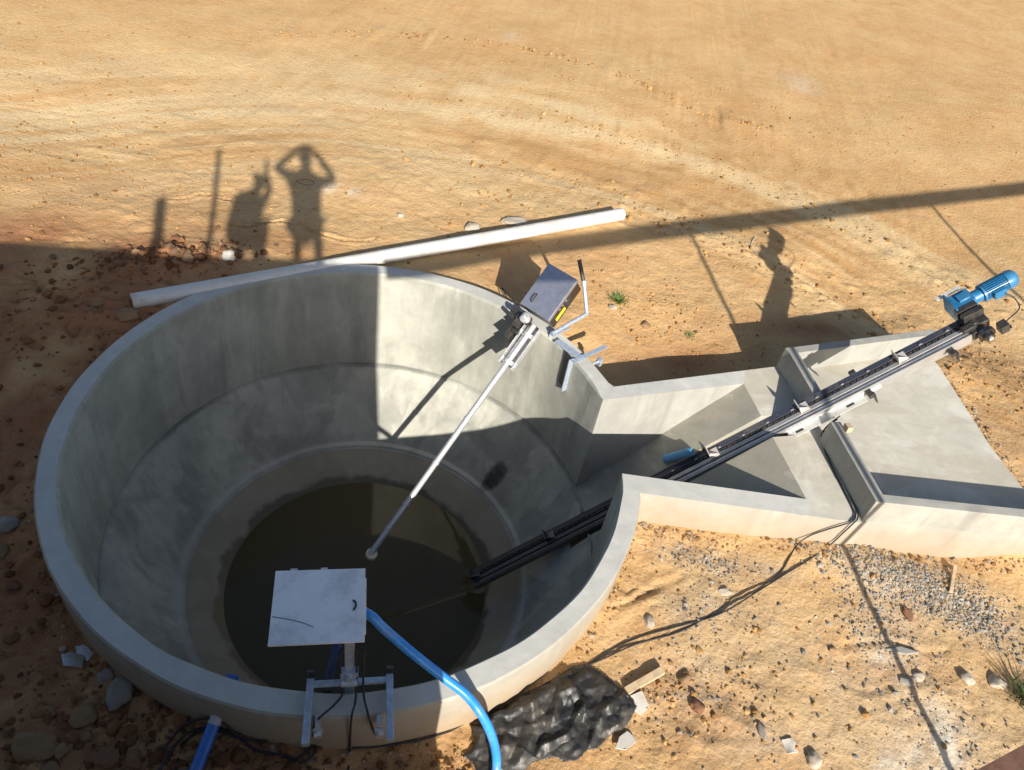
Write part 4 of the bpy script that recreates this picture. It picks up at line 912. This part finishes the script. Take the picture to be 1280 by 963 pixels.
for k_ in (0, 1):
    bm = bmesh.new(); box(bm, KM(1.62+.01*k_, gy_-.11-.075*k_, gz_+.045), (CX, CY, CZ), (.19, .058, .085)); cyl(bm, KM(1.62+.01*k_, gy_-.11-.075*k_, gz_+.08), KM(1.62+.01*k_, gy_-.11-.075*k_, gz_+.09), .012, 12); bmo('bearing_block', bm, M['blackmetal'], gb, bevel=.008)
bm = bmesh.new(); cyl(bm, KM(1.74, gy_, gz_), KM(1.84, gy_, gz_), .062, 24); cyl(bm, KM(1.83, gy_, gz_), KM(1.85, gy_, gz_), .085, 28); mt_ = bmo('motor', bm, M['blue'], cv, True, ang=30)
bm = bmesh.new(); tube(bm, [KM(1.85, gy_, gz_), KM(2.06, gy_, gz_)], .070, 28)
for k in range(26):
    a_ = 2*math.pi*k/26; rr_ = CY*math.cos(a_)+CZ*math.sin(a_); tt_ = np.cross(CX, rr_); box(bm, KM(1.955, gy_, gz_)+rr_*.076, (CX, rr_, tt_), (.20, .018, .005))
bmo('motor_body', bm, M['blue'], mt_)
bm = bmesh.new(); tube(bm, [KM(2.055, gy_, gz_), KM(2.11, gy_, gz_), KM(2.135, gy_, gz_), KM(2.155, gy_, gz_), KM(2.16, gy_, gz_)], [.087, .087, .079, .055, .02], 28); bmo('fan_cowl', bm, M['blue'], mt_, True)
bm = bmesh.new(); box(bm, KM(1.95, gy_-.088, gz_), (CX, CY, CZ), (.11, .05, .09)); bmo('terminal_box', bm, M['blue'], mt_, bevel=.006)
bm = bmesh.new(); tube(bm, spline([KM(1.98, gy_-.11, gz_), KM(2.03, gy_-.16, gz_-.06), KM(2.02, gy_-.25, gz_-.12), K(1.96, gy_-.33, gz_-.08), K(1.91, gy_-.37, gz_-.05)], 8), .006, 8); bmo('motor_cable', bm, M['black'], mt_, True)

# small timber packer on the end of the cross wall
bm = bmesh.new(); c_ = W(1060, 535, HW+.03); box(bm, c_, axes((cd[0], cd[1], .1)), (.075, .055, .06)); tag(bmo('timber_block', bm, M['wood'], None, bevel=.004), 'small tan timber block sitting on the cross wall beside the conveyor', 'block')
# cables down the cross wall and across the sand
def faceS(px, py, off=.02):
    dd = W(px, py, 0)-[0, 0, CAMZ]; n_ = np.array([(Sx-Bo)[1], -(Sx-Bo)[0]]); n_ = n_/np.linalg.norm(n_); k_ = ((Bo+n_*off)@n_)/(dd[:2]@n_); return np.array([0, 0, CAMZ])+dd*k_
def gcable(pts, label, r_=.0065, lift=.009):
    bm = bmesh.new(); P_ = []
    for p in pts:
        if len(p) == 3: P_.append(W(*p) if p[2] != 'F' else faceS(p[0], p[1]))
        else: P_.append(put(*p)+[0, 0, lift])
    tube(bm, spline(P_, 7), r_, 8); return tag(bmo('cable', bm, M['black'], None, True), label, 'cable', 'black cables on the ground')
gcable([(1050, 520, .22), (1034, 533, .15), (1030, 545, .02), (1040, 572, .012), (1058, 610, .012), (1071, 637, .012), (1072, 648, .016), (1066, 655, 'F'), (1052, 668, 'F'), (1036, 683), (1010, 701), (985, 716), (950, 738), (900, 768), (850, 783), (800, 797), (760, 815), (728, 836), (700, 852), (660, 872), (600, 905)], 'black cable running down the cross wall and straight over the sand to the sheet')
gcable([(1047, 524, .22), (1031, 536, .14), (1027, 548, .02), (1036, 575, .012), (1054, 612, .012), (1067, 638, .012), (1069, 648, .016), (1060, 654, 'F'), (1034, 662, 'F'), (1012, 670, 'F'), (996, 682), (985, 700), (974, 718), (958, 730), (905, 760), (850, 790), (795, 806), (750, 826), (710, 842), (670, 862), (620, 893)], 'black cable from the cross wall that bows away over the sand before the sheet')
TG = [([(382, 905, -.3), (360, 915), (330, 920), (290, 917), (262, 912), (235, 920), (212, 945), (195, 975)], 'black cable lying lowest along the foot of the shaded near wall'),
      ([(384, 912, -.35), (352, 925), (336, 915), (338, 905, -.25), (346, 905, -.25), (349, 918), (330, 930), (300, 925), (262, 915), (232, 930), (222, 960), (215, 985)], 'black cable with a small loop standing by the shaded near wall'),
      ([(395, 930), (372, 950), (345, 945), (320, 940), (300, 925), (280, 905, -.3), (262, 898, -.26), (240, 905), (225, 915), (205, 940)], 'black cable crossing over the blue pipe beside the near wall'),
      ([(480, 926), (440, 925), (420, 915, -.35), (405, 908, -.3), (392, 912, -.3), (388, 925), (395, 940), (380, 955), (360, 952)], 'black cable sagging between the two clamps of the near bracket'),
      ([(583, 905), (560, 917), (530, 926), (500, 932), (470, 936), (440, 938)], 'thin black cable along the wall foot right of the near bracket')]
for pts, lb in TG: gcable(pts, lb, .009, .035)

# ------------------------------------------------------------------ black plastic sheet
out_ = [put(*p)[:2] for p in ((583, 905), (600, 908), (612, 893), (640, 876), (680, 856), (706, 840), (728, 832), (742, 838), (760, 850), (778, 862), (792, 876), (797, 888), (788, 905), (778, 918), (760, 925), (742, 940), (720, 950), (690, 955), (660, 962), (640, 972), (600, 975), (590, 955), (575, 948), (590, 925))]
o_ = np.array(out_); x0, y0 = o_.min(0)-.05; x1, y1 = o_.max(0)+.05; st = .0085
gx_ = np.arange(x0, x1, st); gy_a = np.arange(y0, y1, st); XX, YY = np.meshgrid(gx_, gy_a)
wx = XX+.03*noise(XX*9, YY*9, seed=90); wy = YY+.03*noise(XX*9, YY*9, seed=91)
ins = inpoly(wx, wy, out_)&(np.hypot(XX-PITC[0], YY-PITC[1]) > RO+.01)
ed = polydist(XX.ravel(), YY.ravel(), out_+[out_[0]]).reshape(XX.shape)
rid = 1-np.abs(fbm(XX*2.6+.6*noise(XX*3, YY*3, seed=95), YY*4.2, seed=93, o=3)); rid2 = 1-np.abs(fbm(XX*7, YY*7, seed=97, o=2))
def crease(sd, sc, n_=3):
    rg_ = np.random.default_rng(sd); z_ = 0
    for k_ in range(n_):
        a_ = rg_.uniform(0, 3.14); u_ = XX*math.cos(a_)+YY*math.sin(a_); w_ = -XX*math.sin(a_)+YY*math.cos(a_)
        q_ = u_*sc+.9*noise(u_*2.2+k_*7, w_*2.2, seed=sd+k_)+.5*noise(u_*5, w_*3, seed=sd+9+k_); z_ = z_+np.abs((q_ % 1)-.5)*2*(.5+.5*noise(u_*1.7, w_*1.7, seed=sd+20+k_))
    return z_
def crumple(u, v, seed):
    """piecewise linear lattice noise: flat facets that meet in straight creases"""
    k_ = (u+v)*.366; a_, b_ = u+k_, v+k_; ia, ib = np.floor(a_).astype(np.int64), np.floor(b_).astype(np.int64); fa, fb = a_-ia, b_-ib; z_ = np.zeros_like(ia)
    h00, h11, h10, h01 = (_hash(ia, ib, z_, seed), _hash(ia+1, ib+1, z_, seed), _hash(ia+1, ib, z_, seed), _hash(ia, ib+1, z_, seed))
    return np.where(fa > fb, h00*(1-fa)+h10*(fa-fb)+h11*fb, h00*(1-fb)+h01*(fb-fa)+h11*fa)
fac = np.zeros_like(XX)
for sc, am, an, sd_ in ((2.4, .020, .3, 1), (4.1, .018, 1.2, 2), (7.0, .013, 2.1, 3), (5.0, .015, 2.6, 5), (12., .007, .8, 4)):
    u_ = (XX*math.cos(an)+YY*math.sin(an))*sc; v_ = (-XX*math.sin(an)+YY*math.cos(an))*sc*1.7; fac = fac+am*crumple(u_+.25*noise(u_*.7, v_*.7, seed=sd_), v_, 500+sd_)
wXX = XX+.018*noise(XX*13, YY*13, seed=610); wYY = YY+.018*noise(XX*13, YY*13, seed=611)
for L_f, h_f, w_f in ((((596, 915), (640, 898), (700, 868), (765, 862)), .030, .10), (((640, 915), (690, 905), (745, 888), (796, 886)), .022, .06), (((600, 940), (640, 936), (668, 948)), .025, .07), (((704, 846), (720, 880), (738, 908)), .035, .05),
                      (((655, 872), (670, 905), (650, 955)), .028, .07), (((745, 846), (764, 882), (768, 918)), .020, .05), (((620, 890), (632, 920), (620, 960)), .026, .06), (((675, 940), (715, 915), (728, 880)), .035, .045), (((690, 862), (660, 890), (610, 900)), .03, .04),
                      (((735, 842), (700, 872), (690, 900)), .03, .04), (((780, 870), (750, 898), (735, 935)), .03, .045)):
    dd_ = polydist(wXX, wYY, [put(*p_)[:2] for p_ in L_f]); fac = fac+h_f*np.maximum(0, 1-dd_/w_f)
ZZ = height(XX, YY)+.012+np.clip(ed/.05, .05, 1)*np.maximum(fac+.020, .003)
ii = np.arange(XX.size).reshape(XX.shape); kk = ins[:-1, :-1]&ins[1:, 1:]&ins[1:, :-1]&ins[:-1, 1:]
qq = np.stack([ii[:-1, :-1], ii[:-1, 1:], ii[1:, 1:], ii[1:, :-1]], -1)[kk]
used = np.unique(qq); rm = np.full(XX.size, -1); rm[used] = np.arange(len(used))
me = bpy.data.meshes.new('plastic_sheet'); me.from_pydata(np.c_[XX.ravel(), YY.ravel(), ZZ.ravel()][used].tolist(), [], rm[qq].tolist()); me.update()
me.polygons.foreach_set('use_smooth', [True]*len(me.polygons)); me.set_sharp_from_angle(angle=R(7))
ps = link('plastic_sheet', me, M['sheet']); tag(ps, 'crumpled black plastic sheet on the ground against the near pit wall', 'sheet')
sm = ps.modifiers.new('thick', 'SOLIDIFY'); sm.thickness = .004; sm.offset = 1

# ------------------------------------------------------------------ what stands behind the camera and throws the shadows
ZR = 3.5
e0 = np.array([-.157, .289]); ed_ = unit([.971, .237]); corner = np.array([.592, .468]); back = np.array([ed_[1], -ed_[0]])
lft = corner-ed_*9
bd = thing('site_building', 'low grey flat roofed building whose roof carries the two people', 'building')
bm = bmesh.new(); prism(bm, [lft, corner, corner+back*5, lft+back*5][::-1], -.8, ZR-.12); bmo('wall', bm, M['bldg'], bd)
bm = bmesh.new(); prism(bm, [lft, corner+ed_*.004-back*.004, corner+back*5, lft+back*5][::-1], ZR-.12, ZR); bmo('roof', bm, M['conc'], bd)
fr = thing('steel_frame', 'rusty steel beam on thin leaning posts, its corner showing at lower right', 'frame')
bdv = unit([.858, .514, 0]); b0_ = np.array([1.171, .810, 3.47])
b0_ = b0_+np.array([.514, -.858, 0])*.062
bm = bmesh.new(); a, b = b0_-bdv*.62, b0_+bdv*16
x_, y_, z_ = axes(b-a); L_ = np.linalg.norm(b-a); c_ = (a+b)/2
box(bm, c_+z_*.07, (x_, y_, z_), (L_, .11, .010)); box(bm, c_-z_*.07, (x_, y_, z_), (L_, .11, .010)); box(bm, c_, (x_, y_, z_), (L_, .008, .1295)); bmo('beam', bm, M['rust'], fr)
for T_, B_ in (((4.325, 2.661, 3.40), (4.09, .83, -1.0)), ((8.155, 5.245, 3.40), (7.50, 3.31, -1.0))):
    bm = bmesh.new(); tube(bm, [T_, B_], .026, 12); bmo('post', bm, M['rust'], fr, True)
def roofpost(px0, py0, px1, py1, r_, name, label, cat):
    G = W(px0, py0, -.12); P0 = G+SUN*((ZR-G[2])/SUN[2]); G1 = W(px1, py1, -.12); k_ = (P0[1]-G1[1])/SUN[1]; P1 = G1+SUN*k_
    bm = bmesh.new(); tube(bm, [P0, P1], r_, 14); return tag(bmo(name, bm, M['rust'], None, True, ang=35), label, cat)
roofpost(262, 325, 274, 188, .032, 'roof_pole', 'slim vertical pole on the roof, throwing the thin shadow', 'pole')
roofpost(197, 330, 202, 250, .062, 'roof_stub', 'short stubby post on the roof, throwing the short thick shadow', 'pipe')  # unseen short post, worked out from its stub shadow
G = W(118, 330, -.1); p_ = G+SUN*((ZR-G[2])/SUN[2]); bm = bmesh.new(); box(bm, p_+[0, -.02, .06], (np.array([*ed_, 0]), np.array([*back, 0]), az_), (.62, .10, .16)); tag(bmo('roof_kerb', bm, M['conc'], None, bevel=.01), 'low concrete kerb block on the roof edge', 'kerb')

# ------------------------------------------------------------------ people on the roof
def skinned(name, verts, edges, mat, parent=None, grow=0, levels=2):
    me = bpy.data.meshes.new(name); nm = list(verts); ix = {k: i for i, k in enumerate(nm)}
    me.from_pydata([tuple(float(q) for q in verts[k][0]) for k in nm], [(ix[a], ix[b]) for a, b in edges if a in ix and b in ix], []); me.update()
    o = link(name, me, mat, parent); md = o.modifiers.new('skin', 'SKIN'); md.use_smooth_shade = True
    for k in nm:
        sv = me.skin_vertices[0].data[ix[k]]; r_ = verts[k][1]; r_ = (r_, r_) if np.isscalar(r_) else r_; sv.radius = (r_[0]+grow, r_[1]+grow)
        sv.use_root = k == nm[0]
    su = o.modifiers.new('sub', 'SUBSURF'); su.levels = levels; su.render_levels = levels
    return o
def hand(v, e, key, wrist, dirv, side, upv, curl=.5):
    """palm and five fingers rooted at the wrist joint key"""
    dirv, side, upv = unit(dirv), unit(side), unit(upv); pk = key+'_palm'; v[pk] = (wrist+dirv*.075, (.034, .018)); e.append((key, pk))
    for i, (off, ln) in enumerate(((-.03, .062), (-.010, .075), (.010, .080), (.029, .072))):
        a_ = wrist+dirv*.095+side*off; p = pk; dv = dirv
        for j in range(3):
            dv = unit(dv-upv*curl*(.35+.2*j)); a_ = a_+dv*ln*(.42, .33, .25)[j]*1.15; k_ = f'{key}_f{i}{j}'; v[k_] = (a_.copy(), .0085-.001*j); e.append((p, k_)); p = k_
    a_ = wrist+dirv*.03+side*.04; v[key+'_t0'] = (a_, .012); v[key+'_t1'] = (a_+dirv*.035+side*.018-upv*.012, .0095); v[key+'_t2'] = (a_+dirv*.06+side*.012-upv*.03, .0085); e += [(key, key+'_t0'), (key+'_t0', key+'_t1'), (key+'_t1', key+'_t2')]
A = np.array
def photographer():
    root = thing('person', 'person in dark shirt and khaki shorts standing with both arms raised holding a phone', 'person', 'people on the roof')
    y = -.20; v = {}; e = []
    v['hip'] = (A([.04, y, 4.17]), (.178, .13)); v['waist'] = (A([.04, y, 4.33]), (.185, .135)); v['chest'] = (A([.04, y-.01, 4.52]), (.20, .13)); v['shoulders'] = (A([.04, y-.01, 4.68]), (.17, .09)); v['neck'] = (A([.04, y+.01, 4.78]), .055)
    v['jaw'] = (A([.04, y+.045, 4.855]), (.074, .08)); v['head'] = (A([.04, y+.03, 4.94]), (.092, .105)); v['crown'] = (A([.04, y+.01, 5.02]), (.055, .065)); v['nose'] = (A([.04, y+.145, 4.90]), .013)
    e += [('hip', 'waist'), ('waist', 'chest'), ('chest', 'shoulders'), ('shoulders', 'neck'), ('neck', 'jaw'), ('jaw', 'head'), ('head', 'crown'), ('head', 'nose')]
    for s_, n in ((-1, 'l'), (1, 'r')):
        v['sh'+n] = (A([.04+.19*s_, y-.01, 4.66]), .07); v['el'+n] = (A([.04+.385*s_, y+.0, 4.725]), .056); v['wr'+n] = (A([.03+.12*s_, -.085, 4.975]), .036)
        e += [('shoulders', 'sh'+n), ('sh'+n, 'el'+n), ('el'+n, 'wr'+n)]
        hand(v, e, 'wr'+n, v['wr'+n][0], A([-.75*s_, .25, .12]), A([0, -.2, 1.]), A([0, -1., 0]), .3)
        v['th'+n] = (A([.04+.098*s_, y, 4.08]), .080); v['kn'+n] = (A([.04+.118*s_, y+.01, 3.93]), .058); v['cf'+n] = (A([.04+.125*s_, y-.015, 3.78]), .05); v['an'+n] = (A([.04+.118*s_, y-.01, 3.56]), .038); v['to'+n] = (A([.04+.135*s_, y+.15, 3.53]), (.042, .028))
        v['er'+n] = (A([.04+.088*s_, y+.02, 4.92]), .016)
        e += [('hip', 'th'+n), ('th'+n, 'kn'+n), ('kn'+n, 'cf'+n), ('cf'+n, 'an'+n), ('an'+n, 'to'+n), ('head', 'er'+n)]
    skinned('body', v, e, M['skin'], root)
    sub = lambda ks: {k: v[k] for k in ks}
    skinned('shirt', {**sub(['hip', 'waist', 'chest', 'shoulders', 'shl', 'shr']), 'ul': (v['shl'][0]*.45+v['ell'][0]*.55, .054), 'ur': (v['shr'][0]*.45+v['elr'][0]*.55, .054)}, e+[('shl', 'ul'), ('shr', 'ur')], M['shirt'], root, .012)
    skinned('shorts', {'hip': v['hip'], **{k+n: v[k+n] for k in ('th', 'kn') for n in 'lr'}}, e, M['shorts'], root, .008)
    skinned('hair', {'head': (v['head'][0]+A([0, -.03, .03]), (.072, .08)), 'crown': (v['crown'][0]+A([0, -.005, .0]), (.062, .07))}, [('head', 'crown')], M['hair'], root, .006)
    return root
photographer()
bm = bmesh.new(); ax_ = (A([1., 0, 0]), CU, -CF); box(bm, A([0, -.050, 5.0])-CF*.012, (CR, CU, CF), (.15, .074, .008)); tag(bmo('phone', bm, M['black'], None, bevel=.003), 'black phone held up by the standing person', 'phone')
def squatter():
    root = thing('person', 'person in dark shirt squatting at the roof edge with one hand raised', 'person', 'people on the roof')
    bx, by = -.66, -.22; v = {}; e = []
    v['hip'] = (A([bx-.02, by-.05, 3.80]), (.185, .16)); v['waist'] = (A([bx-.05, by, 3.98]), (.19, .16)); v['chest'] = (A([bx-.03, by+.03, 4.16]), (.175, .15)); v['shoulders'] = (A([bx+.01, by+.06, 4.30]), (.15, .11)); v['neck'] = (A([bx+.05, by+.08, 4.36]), .055)
    v['jaw'] = (A([bx+.085, by+.11, 4.41]), (.066, .07)); v['head'] = (A([bx+.075, by+.10, 4.49]), (.095, .10)); v['crown'] = (A([bx+.06, by+.09, 4.57]), (.075, .08)); v['nose'] = (A([bx+.165, by+.16, 4.45]), .013)
    e += [('hip', 'waist'), ('waist', 'chest'), ('chest', 'shoulders'), ('shoulders', 'neck'), ('neck', 'jaw'), ('jaw', 'head'), ('head', 'crown'), ('head', 'nose')]
    for s_, n in ((-1, 'l'), (1, 'r')):
        v['sh'+n] = (A([bx+.02+.15*s_, by+.05, 4.26]), .06)
        el = A([bx+.21, by+.12, 4.40]) if s_ > 0 else A([bx-.14, by+.20, 4.02]); wr = A([bx+.165, by+.12, 4.60]) if s_ > 0 else A([bx+.04, by+.26, 3.93])
        v['el'+n] = (el, .043); v['wr'+n] = (wr, .028); e += [('shoulders', 'sh'+n), ('sh'+n, 'el'+n), ('el'+n, 'wr'+n)]
        hand(v, e, 'wr'+n, wr, A([-.15, .05, 1.]) if s_ > 0 else A([.6, .7, -.2]), A([0, 1., 0]) if s_ > 0 else A([0, .2, 1.]), A([-1., 0, 0]) if s_ > 0 else A([.7, -.7, 0]), .25)
        kn = A([bx+.10*s_+.02, by+.24, 3.93]); v['kn'+n] = (kn, .07); v['th'+n] = (A([bx+.09*s_, by+.08, 3.84]), .088); v['an'+n] = (A([bx+.10*s_, by+.08, 3.57]), .04); v['to'+n] = (A([bx+.11*s_, by+.22, 3.53]), (.042, .028))
        e += [('hip', 'th'+n), ('th'+n, 'kn'+n), ('kn'+n, 'an'+n), ('an'+n, 'to'+n)]
    skinned('body', v, e, M['skin'], root)
    sub = lambda ks: {k: v[k] for k in ks}
    skinned('shirt', sub(['hip', 'waist', 'chest', 'shoulders', 'shl', 'shr']), e, M['shirt'], root, .014)
    skinned('trousers', {'hip': v['hip'], **{k+n: v[k+n] for k in ('th', 'kn', 'an') for n in 'lr'}}, e, M['shorts'], root, .012)
    skinned('hair', {'head': (v['head'][0]+A([-.02, -.02, .03]), (.07, .075)), 'crown': (v['crown'][0], (.062, .066))}, [('head', 'crown')], M['hair'], root, .006)
squatter()
